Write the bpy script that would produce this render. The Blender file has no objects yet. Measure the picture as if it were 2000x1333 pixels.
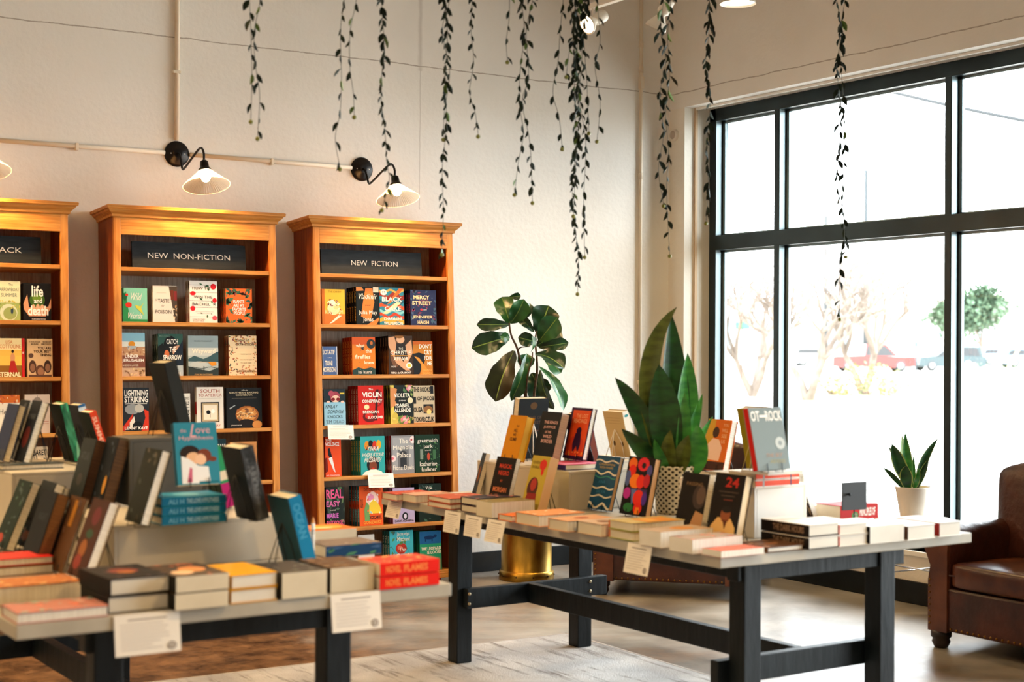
import bpy, math, random
from mathutils import Matrix, Vector
random.seed(7)
C = bpy.context.scene.collection
sc = bpy.context.scene
# ------------------------------------------------------------------ camera
F = 2933.0; ZC = 1.46
_a = math.radians(57.9); _roll = math.radians(.30); _pit = math.radians(.13)
_f0 = Vector((math.cos(_a), math.sin(_a), 0)); _r0 = Vector((math.sin(_a), -math.cos(_a), 0)); _u0 = Vector((0, 0, 1))
FW = _f0*math.cos(_pit)+_u0*math.sin(_pit); _u = _u0*math.cos(_pit)-_f0*math.sin(_pit)
RT = _r0*math.cos(_roll)+_u*math.sin(_roll); UP = _u*math.cos(_roll)-_r0*math.sin(_roll)
CAM = Vector((0, 0, ZC))
cd = bpy.data.cameras.new('camera'); cam = bpy.data.objects.new('camera', cd); C.objects.link(cam)
cd.sensor_width = 36; cd.lens = F/2000*36; cd.clip_start = .05; cd.clip_end = 600
cd.dof.use_dof = True; cd.dof.focus_distance = 9.1; cd.dof.aperture_fstop = 2.9
cam.matrix_world = Matrix(((RT.x, UP.x, -FW.x, 0), (RT.y, UP.y, -FW.y, 0), (RT.z, UP.z, -FW.z, ZC), (0, 0, 0, 1)))
sc.camera = cam
sc.view_settings.view_transform = 'Standard'; sc.view_settings.look = 'None'
sc.view_settings.exposure = 0.42; sc.view_settings.gamma = 1; sc.view_settings.use_curve_mapping = False
sc.cycles.max_bounces = 9; sc.cycles.diffuse_bounces = 6; sc.cycles.transparent_max_bounces = 16
sc.cycles.caustics_reflective = False; sc.cycles.caustics_refractive = False; sc.cycles.sample_clamp_indirect = 8
# ------------------------------------------------------------------ sky (bright overcast) and daylight portals
w = bpy.data.worlds.new('sky'); sc.world = w; w.use_nodes = True
bg = w.node_tree.nodes['Background']; bg.inputs[0].default_value = (.90, .96, 1, 1); bg.inputs[1].default_value = 13
def lamp(name, kind, loc, power, col=(1, 1, 1), **k):
    l = bpy.data.lights.new(name, kind); l.energy = power; l.color = col
    for a, b in k.items(): setattr(l, a, b)
    o = bpy.data.objects.new(name, l); C.objects.link(o); o.location = loc
    return o
po = lamp('window_portal', 'AREA', (6.86, 3.9, 1.75), 1, shape='RECTANGLE', size=2.7, size_y=8.4)
po.data.cycles.is_portal = True; po.rotation_euler = (0, math.radians(90), 0)
WARM = (1, .66, .28)
# ------------------------------------------------------------------ helpers
def ray(x, y): return FW+RT*((x-1000)/F)-UP*((y-666.5)/F)
def atz(x, y, z):
    r = ray(x, y); return CAM+r*((z-ZC)/r.z)
def atp(x, y, p, n):
    r = ray(x, y); n = Vector(n); return CAM+r*((Vector(p)-CAM).dot(n)/r.dot(n))
def lin(h):
    if isinstance(h, str):
        h = h.lstrip('#'); v = [int(h[i:i+2], 16)/255 for i in (0, 2, 4)]
        return tuple((c/12.92 if c <= .04045 else ((c+.055)/1.055)**2.4) for c in v)
    return tuple(h)
MATS = {}
def mat(col, rough=.6, metal=0, spec=.5, emit=0):
    key = (col, rough, metal, spec, emit)
    if key in MATS: return MATS[key]
    m = bpy.data.materials.new('m_%s' % (col if isinstance(col, str) else len(MATS))); m.use_nodes = True
    b = m.node_tree.nodes['Principled BSDF']; c = lin(col)
    b.inputs['Base Color'].default_value = (*c, 1); b.inputs['Roughness'].default_value = rough
    b.inputs['Metallic'].default_value = metal; b.inputs['Specular IOR Level'].default_value = spec
    if emit:
        b.inputs['Emission Color'].default_value = (*c, 1); b.inputs['Emission Strength'].default_value = emit
    MATS[key] = m; return m
def noisy(name, c1, c2, scale=(1, 1, 1), detail=6, nscale=5, rough=.6, bump=0, bscale=40, lo=.35, hi=.65, rough2=None, metal=0, extra=None, dist=.0):
    m = bpy.data.materials.new(name); m.use_nodes = True; nt = m.node_tree; N = nt.nodes; L = nt.links
    b = N['Principled BSDF']; tc = N.new('ShaderNodeTexCoord'); mp = N.new('ShaderNodeMapping')
    mp.inputs['Scale'].default_value = scale; L.new(tc.outputs['Object'], mp.inputs['Vector'])
    nz = N.new('ShaderNodeTexNoise'); nz.inputs['Scale'].default_value = nscale; nz.inputs['Detail'].default_value = detail
    nz.inputs['Distortion'].default_value = dist
    L.new(mp.outputs[0], nz.inputs['Vector'])
    cr = N.new('ShaderNodeValToRGB'); cr.color_ramp.elements[0].position = lo; cr.color_ramp.elements[1].position = hi
    cr.color_ramp.elements[0].color = (*lin(c1), 1); cr.color_ramp.elements[1].color = (*lin(c2), 1)
    L.new(nz.outputs['Fac'], cr.inputs['Fac']); L.new(cr.outputs[0], b.inputs['Base Color'])
    b.inputs['Roughness'].default_value = rough; b.inputs['Metallic'].default_value = metal
    b.inputs['Specular IOR Level'].default_value = .5 if rough < .4 else .3
    if rough2 is not None:
        mr = N.new('ShaderNodeMapRange'); mr.inputs['To Min'].default_value = rough; mr.inputs['To Max'].default_value = rough2
        L.new(nz.outputs['Fac'], mr.inputs['Value']); L.new(mr.outputs[0], b.inputs['Roughness'])
    if bump:
        n2 = N.new('ShaderNodeTexNoise'); n2.inputs['Scale'].default_value = bscale; n2.inputs['Detail'].default_value = 5
        L.new(mp.outputs[0], n2.inputs['Vector']); bp = N.new('ShaderNodeBump'); bp.inputs['Strength'].default_value = bump
        bp.inputs['Distance'].default_value = .02; L.new(n2.outputs['Fac'], bp.inputs['Height']); L.new(bp.outputs[0], b.inputs['Normal'])
    if extra: extra(m, nt, tc, cr, b)
    return m
class MB:
    def __init__(s): s.v = []; s.f = []; s.m = []; s.s = []; s.mats = []
    def mi(s, m):
        if m not in s.mats: s.mats.append(m)
        return s.mats.index(m)
    def add(s, vs, fs, m, smooth=False, T=None):
        k = len(s.v); i = s.mi(m)
        s.v += [tuple(T@Vector(p)) if T is not None else tuple(p) for p in vs]
        for f in fs: s.f.append([a+k for a in f]); s.m.append(i); s.s.append(smooth)
    def box(s, x0, x1, y0, y1, z0, z1, m, T=None):
        vs = [(x, y, z) for z in (z0, z1) for x, y in ((x0, y0), (x1, y0), (x1, y1), (x0, y1))]
        s.add(vs, [(3, 2, 1, 0), (4, 5, 6, 7), (0, 1, 5, 4), (1, 2, 6, 5), (2, 3, 7, 6), (3, 0, 4, 7)], m, T=T)
    def poly(s, pts, m): s.add(pts, [tuple(range(len(pts)))], m)
    def prism(s, prof, a, b, m, axis=1, T=None, smooth=False):
        """profile of 2D points, extruded from a to b along the axis"""
        n = len(prof)
        def P(p, t): return (p[0], t, p[1]) if axis == 1 else ((t, p[0], p[1]) if axis == 0 else (p[0], p[1], t))
        vs = [P(p, a) for p in prof]+[P(p, b) for p in prof]
        s.add(vs, [(i, (i+1) % n, (i+1) % n+n, i+n) for i in range(n)], m, smooth, T)
        s.add(vs, [tuple(range(n))[::-1], tuple(range(n, 2*n))], m, False, T)
    def lathe(s, prof, m, n=24, T=None, smooth=True, close=False):
        vs = []; fs = []
        for r, z in prof:
            for k in range(n):
                t = 2*math.pi*k/n; vs.append((r*math.cos(t), r*math.sin(t), z))
        for i in range(len(prof)-1):
            for k in range(n):
                a = i*n+k; b = i*n+(k+1) % n; fs.append((a, b, b+n, a+n))
        if close: fs.append(tuple(range(n))[::-1]); fs.append(tuple(range((len(prof)-1)*n, len(prof)*n)))
        s.add(vs, fs, m, smooth, T)
    def tube(s, pts, r, m, n=8, T=None, cap=True):
        pts = [Vector(p) for p in pts]; vs = []; fs = []; N = len(pts)
        rs = r if isinstance(r, (list, tuple)) else [r]*N
        up = Vector((0, 0, 1)); d0 = (pts[1]-pts[0]).normalized()
        if abs(d0.z) > .9: up = Vector((1, 0, 0))
        u = d0.cross(up).normalized()
        for i in range(N):
            d = (pts[min(i+1, N-1)]-pts[max(i-1, 0)])
            d = d.normalized() if d.length > 1e-9 else d0
            u = (u-d*u.dot(d)).normalized(); w_ = d.cross(u)
            for k in range(n):
                t = 2*math.pi*k/n; vs.append(pts[i]+(u*math.cos(t)+w_*math.sin(t))*rs[i])
        for i in range(N-1):
            for k in range(n):
                a = i*n+k; b = i*n+(k+1) % n; fs.append((a, b, b+n, a+n))
        if cap: fs.append(tuple(range(n))[::-1]); fs.append(tuple(range((N-1)*n, N*n)))
        s.add(vs, fs, m, True, T)
    def ball(s, c, r, m, n=12, k=8, sc=(1, 1, 1)):
        pr = [(max(1e-5, r*math.sin(math.pi*i/k)), -r*math.cos(math.pi*i/k)) for i in range(k+1)]
        s.lathe(pr, m, n, Matrix.Translation(c)@Matrix.Diagonal((*sc, 1)))
    def build(s, name, parent=None, bevel=0, seg=2, sub=0):
        me = bpy.data.meshes.new(name); me.from_pydata(s.v, [], s.f)
        me.polygons.foreach_set('material_index', s.m); me.polygons.foreach_set('use_smooth', s.s)
        for m in s.mats: me.materials.append(m)
        me.update(); o = bpy.data.objects.new(name, me); C.objects.link(o)
        if parent: o.parent = parent
        if bevel:
            b = o.modifiers.new('b', 'BEVEL'); b.width = bevel; b.segments = seg; b.limit_method = 'ANGLE'; b.angle_limit = math.radians(40)
        if sub:
            b = o.modifiers.new('s', 'SUBSURF'); b.levels = b.render_levels = sub
        return o
def smooth_all(o):
    for p in o.data.polygons: p.use_smooth = True
def tag(o, label=None, cat=None, group=None, kind=None):
    if label: o['label'] = label
    if cat: o['category'] = cat
    if group: o['group'] = group
    if kind: o['kind'] = kind
    return o
def empty(name, M=None, label=None, cat=None, group=None):
    o = bpy.data.objects.new(name, None); C.objects.link(o); o.empty_display_size = .05
    if M is not None: o.matrix_world = M
    return tag(o, label, cat, group)
def spline(pts, n=6):
    P = [Vector(p) for p in pts]; out = []
    for i in range(len(P)-1):
        a = P[max(i-1, 0)]; b = P[i]; c = P[i+1]; d = P[min(i+2, len(P)-1)]
        for k in range(n):
            t = k/n; out.append(.5*((2*b)+(c-a)*t+(2*a-5*b+4*c-d)*t*t+(3*b-a-3*c+d)*t**3))
    return out+[P[-1]]
# text outlines as flat polygons, unit box
_tc = bpy.data.curves.new('lettering', 'FONT'); _to = bpy.data.objects.new('lettering', _tc); C.objects.link(_to)
_tc.resolution_u = 2; TX = {}
def text_poly(s, bold=.03):
    k = (s, bold)
    if k in TX: return TX[k]
    _tc.body = s; _tc.offset = bold; bpy.context.view_layer.update()
    me = _to.evaluated_get(bpy.context.evaluated_depsgraph_get()).to_mesh()
    vs = [(v.co.x, v.co.y) for v in me.vertices]; fs = [tuple(p.vertices) for p in me.polygons]
    if not vs: vs = [(0, 0), (1, 0), (0, 1)]; fs = []
    x0 = min(v[0] for v in vs); x1 = max(v[0] for v in vs); y0 = min(v[1] for v in vs); y1 = max(v[1] for v in vs)
    r = ([((x-x0)/(x1-x0), (y-y0)/max(1e-6, y1-y0)) for x, y in vs], fs); TX[k] = r
    _to.evaluated_get(bpy.context.evaluated_depsgraph_get()).to_mesh_clear(); return r
def art(mb, els, w, h, y=-.0003, step=.00009, T=None, rough=.45, x0=0, z0=0):
    """flat printed shapes on the plane y, in fractions of w and h"""
    cl = lambda q: min(1, max(0, q))
    for e in els:
        k = e[0]
        if k == 't' or k == 'i' or k == 'T':
            _, s, u0, v0, u1, v1, c = e; vs, fs = text_poly(s, .022 if k == 'T' else .0)
            sh = .25*(v1-v0)*h if k == 'i' else 0
            P = [(x0+(u0+(u1-u0)*a)*w+sh*b, y, z0+(v0+(v1-v0)*b)*h) for a, b in vs]; mb.add(P, fs, mat(c, rough, 0, .15), T=T)
        elif k == 'r':
            _, u0, v0, u1, v1, c = e
            mb.add([(x0+u*w, y, z0+v*h) for u, v in ((u0, v0), (u1, v0), (u1, v1), (u0, v1))], [(0, 1, 2, 3)], mat(c, rough, 0, .15), T=T)
        elif k == 'e':
            _, cu, cv, ru, rv, c = e; n = 14
            mb.add([(x0+cl(cu+ru*math.cos(2*math.pi*i/n))*w, y, z0+cl(cv+rv*math.sin(2*math.pi*i/n))*h) for i in range(n)], [tuple(range(n))], mat(c, rough, 0, .15), T=T)
        elif k == 'p':
            _, pts, c = e; mb.add([(x0+cl(u)*w, y, z0+cl(v)*h) for u, v in pts], [tuple(range(len(pts)))], mat(c, rough, 0, .15), T=T)
        elif k == 'w':   # wavy band across: v0, v1 thickness, amplitude
            _, v0, th, am, c, ph = e; n = 12
            up = [(i/n, v0+th/2+am*math.sin(ph+i*.9)) for i in range(n+1)]; dn = [(i/n, v0-th/2+am*math.sin(ph+i*.9)) for i in range(n+1)]
            mb.add([(x0+u*w, y, z0+cl(v)*h) for u, v in dn+up[::-1]], [(i, i+1, 2*n-i, 2*n+1-i) for i in range(n)], mat(c, rough, 0, .15), T=T)
        elif k == 's':   # scattered specks: n, size, colours, seed
            _, n, sz, cols, sd = e[:5]; R = random.Random(sd); bx = e[5] if len(e) > 5 else (0, 0, 1, 1)
            for _i in range(n):
                u = bx[0]+R.random()*(bx[2]-bx[0]); v = bx[1]+R.random()*(bx[3]-bx[1]); a = R.random()*6.28; q = sz*(.5+R.random())
                mb.add([(x0+min(1, max(0, u+q*math.cos(a+t)*(1 if t in (0, 3.14) else .5)))*w, y, z0+min(1, max(0, v+.66*q*math.sin(a+t)*(1 if t in (0, 3.14) else .5)))*h) for t in (0, 1.57, 3.14, 4.71)], [(0, 1, 2, 3)], mat(R.choice(cols), rough), T=T)
        y -= step
PAGE = noisy('page_block', '#cfc2a8', '#e9dfca', scale=(1, 1, 160), nscale=3, rough=.9)
PAGEW = noisy('page_block_white', '#d8d2c6', '#f1ece2', scale=(1, 1, 160), nscale=3, rough=.9)
def book_parts(w, h, t, col, els, spine, sels, back, parent, hard=True, bels=None, page=None):
    """x = width from the spine, y = thickness from the front cover, z = height"""
    c = .0024 if hard else .0007; ov = .003 if hard else 0.0
    mb = MB(); mc = mat(col, .55, 0, .12)
    mb.box(0, w, 0, c, 0, h, mc); mb.box(0, w, t-c, t, 0, h, mat(back, .55, 0, .12))
    mb.box(0, c*1.2, c, t-c, 0, h, mat(spine, .55, 0, .12))
    art(mb, els, w, h)
    if sels:
        T = Matrix(((0, 1, 0, 0), (-1, 0, 0, t), (0, 0, 1, 0), (0, 0, 0, 1)))  # spine faces -x; its own u runs front..back
        for e in sels:
            if e[0] == 'S':   # vertical spine title: text, v0, v1, colour
                vs, fs = text_poly(e[1], .03)
                mb.add([(-.0003, t*(.78-.56*b), h*(e[3]-(e[3]-e[2])*a)) for a, b in vs], fs, mat(e[4], .45))
            else: art(mb, [(e[0], *e[1:])], t, h, y=-.0003, T=T)
    if bels: art(mb, bels, w, h, T=Matrix(((-1, 0, 0, w), (0, -1, 0, t), (0, 0, 1, 0), (0, 0, 0, 1))))
    a = mb.build('cover', parent)
    pb = MB(); pb.box(c*1.2, w-ov, c, t-c, ov, h-ov, page or PAGE); b = pb.build('page_block', parent)
    return a, b
def copy_tree(o):
    c = o.copy(); C.objects.link(c)
    for ch in o.children:
        d = ch.copy(); C.objects.link(d); d.parent = c
        for g in ch.children:
            e = g.copy(); C.objects.link(e); e.parent = d
    return c
def frame(u, y, z, o): return Matrix(((u[0], y[0], z[0], o[0]), (u[1], y[1], z[1], o[1]), (u[2], y[2], z[2], o[2]), (0, 0, 0, 1)))
def Rz(deg): return Matrix.Rotation(math.radians(deg), 4, 'Z')
T3 = Matrix.Translation
# ------------------------------------------------------------------ shell of the room
def crack(m, nt, tc, cr, b):
    N = nt.nodes; L = nt.links
    sep = N.new('ShaderNodeSeparateXYZ'); L.new(tc.outputs['Object'], sep.inputs[0])
    nz = N.new('ShaderNodeTexNoise'); nz.inputs['Scale'].default_value = 2.2; nz.inputs['Detail'].default_value = 12; nz.inputs['Roughness'].default_value = .72; L.new(tc.outputs['Object'], nz.inputs['Vector'])
    def line(sock, pos, wid, amp, strength, zmin=None):
        a = N.new('ShaderNodeMath'); a.operation = 'MULTIPLY_ADD'; L.new(nz.outputs['Fac'], a.inputs[0]); a.inputs[1].default_value = amp; a.inputs[2].default_value = -pos-amp/2
        s = N.new('ShaderNodeMath'); s.operation = 'ADD'; L.new(sock, s.inputs[0]); L.new(a.outputs[0], s.inputs[1])
        ab = N.new('ShaderNodeMath'); ab.operation = 'ABSOLUTE'; L.new(s.outputs[0], ab.inputs[0])
        mr = N.new('ShaderNodeMapRange'); mr.inputs['From Min'].default_value = wid*.3; mr.inputs['From Max'].default_value = wid
        mr.inputs['To Min'].default_value = strength; mr.inputs['To Max'].default_value = 0; L.new(ab.outputs[0], mr.inputs['Value'])
        out = mr.outputs[0]
        if zmin is not None:
            g = N.new('ShaderNodeMath'); g.operation = 'GREATER_THAN'; L.new(sep.outputs['Z'], g.inputs[0]); g.inputs[1].default_value = zmin
            q = N.new('ShaderNodeMath'); q.operation = 'MULTIPLY'; L.new(out, q.inputs[0]); L.new(g.outputs[0], q.inputs[1]); out = q.outputs[0]
        return out
    f = None
    for a in (line(sep.outputs['Z'], 3.2, .005, .045, .6), line(sep.outputs['X'], 4.50, .02, .06, .22, 3.17), line(sep.outputs['X'], 4.50, .004, .02, .3, 2.3)):
        if f is None: f = a
        else:
            mx = N.new('ShaderNodeMath'); mx.operation = 'MAXIMUM'; L.new(f, mx.inputs[0]); L.new(a, mx.inputs[1]); f = mx.outputs[0]
    mix = N.new('ShaderNodeMixRGB'); mix.inputs[2].default_value = (*lin('#6b5338'), 1); L.new(f, mix.inputs[0]); L.new(cr.outputs[0], mix.inputs[1]); L.new(mix.outputs[0], b.inputs['Base Color'])
WALL = noisy('painted_concrete', '#e4e0d8', '#ece9e2', nscale=1.3, rough=.85, bump=.13, bscale=34, extra=crack)
WALLP = noisy('painted_plaster', '#e2dccf', '#ebe6da', nscale=1.3, rough=.85, bump=.2, bscale=28)
CEIL = mat('#d8d0c2', .9)
BLACKB = noisy('black_baseboard', '#070b0e', '#10171b', nscale=8, rough=.45)
def floor_extra(m, nt, tc, cr, b):
    N = nt.nodes; L = nt.links
    n2 = N.new('ShaderNodeTexNoise'); n2.inputs['Scale'].default_value = .55; n2.inputs['Detail'].default_value = 9; n2.inputs['Roughness'].default_value = .68; n2.inputs['Distortion'].default_value = .8
    L.new(tc.outputs['Object'], n2.inputs['Vector'])
    sep = N.new('ShaderNodeSeparateXYZ'); L.new(tc.outputs['Object'], sep.inputs[0])
    ad = N.new('ShaderNodeMapRange'); ad.inputs['From Min'].default_value = 2.2; ad.inputs['From Max'].default_value = 6.0; ad.inputs['To Min'].default_value = .34; ad.inputs['To Max'].default_value = -.12
    L.new(sep.outputs['X'], ad.inputs['Value'])
    s = N.new('ShaderNodeMath'); s.operation = 'ADD'; L.new(n2.outputs['Fac'], s.inputs[0]); L.new(ad.outputs[0], s.inputs[1])
    c2 = N.new('ShaderNodeValToRGB'); e = c2.color_ramp.elements; e[0].position = .42; e[1].position = .72
    e[0].color = (0, 0, 0, 1); e[1].color = (1, 1, 1, 1); L.new(s.outputs[0], c2.inputs['Fac'])
    n3 = N.new('ShaderNodeTexNoise'); n3.inputs['Scale'].default_value = 5.5; n3.inputs['Detail'].default_value = 10; n3.inputs['Roughness'].default_value = .75; L.new(tc.outputs['Object'], n3.inputs['Vector'])
    c3 = N.new('ShaderNodeValToRGB'); e = c3.color_ramp.elements; e[0].position = .38; e[1].position = .66
    e[0].color = (*lin('#24130b'), 1); e[1].color = (*lin('#8c6746'), 1); L.new(n3.outputs['Fac'], c3.inputs['Fac'])
    mx = N.new('ShaderNodeMixRGB'); L.new(c2.outputs[0], mx.inputs[0]); L.new(cr.outputs[0], mx.inputs[1]); L.new(c3.outputs[0], mx.inputs[2]); L.new(mx.outputs[0], b.inputs['Base Color'])
FLOOR = noisy('worn_concrete', '#757066', '#b0aba2', nscale=2.4, detail=10, rough=.22, rough2=.5, bump=.08, bscale=18, lo=.3, hi=.7, extra=floor_extra)
def struct(o): return tag(o, kind='structure')
WX = 6.47; WY = 8.27; HC = 4.6; X0 = -4.0; Y0 = -4.0
m = MB(); m.box(X0, WX+.35, Y0, WY+.3, -.12, 0, FLOOR); struct(m.build('floor'))
m = MB(); m.box(X0-.2, WX+.35, Y0-.2, WY+.3, HC, HC+.15, CEIL); struct(m.build('ceiling'))
m = MB(); m.box(X0, WX+.35, WY, WY+.3, 0, HC, WALL); struct(m.build('wall_back'))
m = MB(); m.box(X0-.2, X0, Y0, WY+.3, 0, HC, WALLP); struct(m.build('wall_left'))
m = MB(); m.box(X0, WX+.35, Y0-.2, Y0, 0, HC, WALLP); struct(m.build('wall_front'))
WT = 3.095; WB = .30; WYa = 8.10; WYb = .12; FX = 6.69
m = MB()
m.box(WX, WX+.35, Y0, WY, WT, HC, WALL); m.box(WX, WX+.35, Y0, WY, 0, WB, WALLP)
m.box(WX, WX+.35, WYa, WY, WB, WT, WALLP); m.box(WX, WX+.35, Y0, WYb, WB, WT, WALLP)
struct(m.build('wall_right'))
m = MB(); m.box(X0, WX, 8.25, WY, 0, .128, BLACKB); struct(m.build('baseboard_back', bevel=.003))
m = MB(); m.box(6.45, WX, Y0, 8.25, 0, .128, BLACKB); struct(m.build('baseboard_right', bevel=.003))
m = MB(); m.box(X0, X0+.02, Y0, 8.25, 0, .128, BLACKB); struct(m.build('baseboard_left', bevel=.003))
WHT = mat('#efece4', .6)
m = MB(); m.box(WX+.085, WX+.105, WYa-.014, WYa, WB, WT, mat('#c9ae8c', .7)); m.box(WX+.085, WX+.105, WYb, WYa-.014, WT-.014, WT, WHT); struct(m.build('trim_1'))
m = MB(); m.box(WX-.015, FX, WYb, WYa, WB-.03, WB, WHT); struct(m.build('trim_2', bevel=.004))
# the storefront window: dark aluminium frame in two rows of panes
ALU = noisy('dark_aluminium', '#1c2a30', '#26363d', nscale=3, rough=.33, metal=.35); ALUS = mat('#8fa3a9', .35, .4)
GL = bpy.data.materials.new('clear_glass'); GL.use_nodes = True
nt = GL.node_tree; nt.nodes.remove(nt.nodes['Principled BSDF']); tr = nt.nodes.new('ShaderNodeBsdfTransparent'); gs = nt.nodes.new('ShaderNodeBsdfGlossy'); gs.inputs['Roughness'].default_value = 0
tr.inputs[0].default_value = (.95, .97, .97, 1); fr = nt.nodes.new('ShaderNodeFresnel'); fr.inputs[0].default_value = 1.3; mx = nt.nodes.new('ShaderNodeMixShader')
nt.links.new(fr.outputs[0], mx.inputs[0]); nt.links.new(tr.outputs[0], mx.inputs[1]); nt.links.new(gs.outputs[0], mx.inputs[2]); nt.links.new(mx.outputs[0], nt.nodes['Material Output'].inputs[0])
win = empty('window_1'); struct(win)
m = MB()
ys = [WYa, 7.415, 5.97, 4.525, 3.08, 1.635, WYb]
D = .105
m.box(FX, FX+D, WYa-.066, WYa, WB, WT, ALU); m.box(FX, FX+D, WYb, WYb+.066, WB, WT, ALU)
m.box(FX, FX+D, WYb, WYa, WT-.085, WT, ALU); m.box(FX, FX+D, WYb, WYa, WB, WB+.07, ALU)
for y in ys[1:-1]: m.box(FX, FX+D, y-.023, y+.023, WB+.07, WT-.085, ALU)
m.box(FX-.002, FX+D-.01, WYb+.05, WYa-.05, 2.118, 2.218, ALU)
fo = m.build('window_frame', win, bevel=.002, seg=1); struct(fo)
st = MB(); pn = MB()
for i in range(6):
    ya = ys[i]-(.066 if i == 0 else .023); yb = ys[i+1]+(.066 if i == 5 else .023)
    for z0, z1 in ((WB+.07, 2.118), (2.218, WT-.085)):
        for y0, y1, a, b in ((ya-.003, ya, z0, z1), (yb, yb+.003, z0, z1)): st.box(FX+.004, FX+.05, y0, y1, a, b, ALUS)  # thin pale skins: side shading of the dark mullions put into the colour
        for y0, y1, a, b in ((ya-.022, ya, z0, z1), (yb, yb+.022, z0, z1), (yb, ya, z0, z0+.014), (yb, ya, z1-.014, z1)): st.box(FX+.068, FX+.09, y0, y1, a, b, ALUS)
        pn.add([(FX+.078, yb+.01, z0), (FX+.078, ya-.01, z0), (FX+.078, ya-.01, z1), (FX+.078, yb+.01, z1)], [(0, 1, 2, 3)], GL)
struct(st.build('bead_and_lit_side', win)); struct(pn.build('window_pane', win))
# ------------------------------------------------------------------ rug
def rug_extra(m, nt, tc, cr, b):
    N = nt.nodes; L = nt.links
    mp = N.new('ShaderNodeMapping'); mp.inputs['Scale'].default_value = (9, 1.1, 1); L.new(tc.outputs['Object'], mp.inputs[0])
    n2 = N.new('ShaderNodeTexNoise'); n2.inputs['Scale'].default_value = 1.6; n2.inputs['Detail'].default_value = 11; n2.inputs['Roughness'].default_value = .72; L.new(mp.outputs[0], n2.inputs['Vector'])
    c2 = N.new('ShaderNodeValToRGB'); e = c2.color_ramp.elements; e[0].position = .36; e[1].position = .47
    e[0].color = (1, 1, 1, 1); e[1].color = (0, 0, 0, 1); L.new(n2.outputs['Fac'], c2.inputs['Fac'])
    mx = N.new('ShaderNodeMixRGB'); mx.inputs[2].default_value = (*lin('#6e665e'), 1); L.new(c2.outputs[0], mx.inputs[0]); L.new(cr.outputs[0], mx.inputs[1]); L.new(mx.outputs[0], b.inputs['Base Color'])
RUG = noisy('faded_rug', '#a19c97', '#c3bfba', nscale=3, detail=9, rough=.95, bump=.3, bscale=150, extra=rug_extra)
m = MB(); m.box(.4, 4.25, 2.2, 6.25, .0005, .010, RUG); ro = m.build('rug', bevel=.003)
m2 = MB(); m2.box(.4, 4.25, 2.2, 2.212, .0005, .011, mat('#a79c90', .9)); m2.box(.4, 4.25, 6.238, 6.251, .0005, .011, mat('#a79c90', .9))
m2.box(4.24, 4.251, 2.2, 6.25, .0005, .011, mat('#b0a498', .9)); m2.build('binding', ro)
tag(ro, 'pale grey distressed rug lying under both book tables', 'rug')
# ------------------------------------------------------------------ two work tables
TABTOP = noisy('painted_tabletop', '#a9a294', '#b9b2a4', scale=(1, .2, 1), nscale=6, rough=.5)
BLKW = noisy('black_painted_wood', '#03080a', '#0a1316', scale=(1, 1, .2), nscale=14, rough=.5, bump=.15, bscale=30)
TZ = .76; TL = 2.32
def table(x, y, rot, label, W=1.255):
    e = empty('display_table', T3((x, y, 0))@Rz(rot), label, 'table')
    m = MB(); m.box(0, W, 0, TL, TZ-.038, TZ, TABTOP); m.build('tabletop', e, bevel=.004)
    zb = .0105; h = .04; xl = .285; xr = W-.29; ya = .19; yb = TL-.23
    for lx in (xl, xr):
        for ly in (ya, yb):
            m = MB(); m.box(lx-h, lx+h, ly-h, ly+h, zb, TZ-.038, BLKW); m.build('leg', e, bevel=.004)
    for ly, s in ((ya, 1), (yb, -1)):
        m = MB(); m.box(xl-.09, xr+.10, ly+s*h, ly+s*(h+.04) if s > 0 else ly-h, .262, .352, BLKW) if s > 0 else m.box(xl-.01, xr+.10, ly-h-.04, ly-h, .262, .352, BLKW)
        st = m.build('stretcher', e, bevel=.003)
        b = MB()
        for bx in (xl, xr):
            for bz in (.285, .33): b.ball((bx, (ly+s*(h+.04)), bz), .008, mat('#b9a98a', .4, .8), 8, 5)
        b.build('bolt', st)
        m = MB(); m.box(xl-.06, xr+.1, ly-.03, ly+.03, TZ-.038-.085, TZ-.0385, BLKW); m.build('end_rail', e, bevel=.003)
    m = MB(); mx_ = (xl+xr)/2; m.box(mx_-.02, mx_+.02, ya+h+.04, yb-h-.04, .262, .352, BLKW); m.build('centre_stretcher', e, bevel=.003)
    for lx in (xl, xr):
        m = MB(); m.box(lx-.02, lx+.02, ya+.03, yb-.03, TZ-.038-.085, TZ-.0385, BLKW); m.build('side_rail', e, bevel=.003)
    return e
T1 = table(.935, 3.787, 1.3, 'display table with black legs in the left foreground, cream top under leaning books')
T2 = table(3.222, 3.835, 1.6, 'display table with black legs on the right, nearest the window and the potted plants')
T1M = T1.matrix_world.copy(); T2M = T2.matrix_world.copy()
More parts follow.
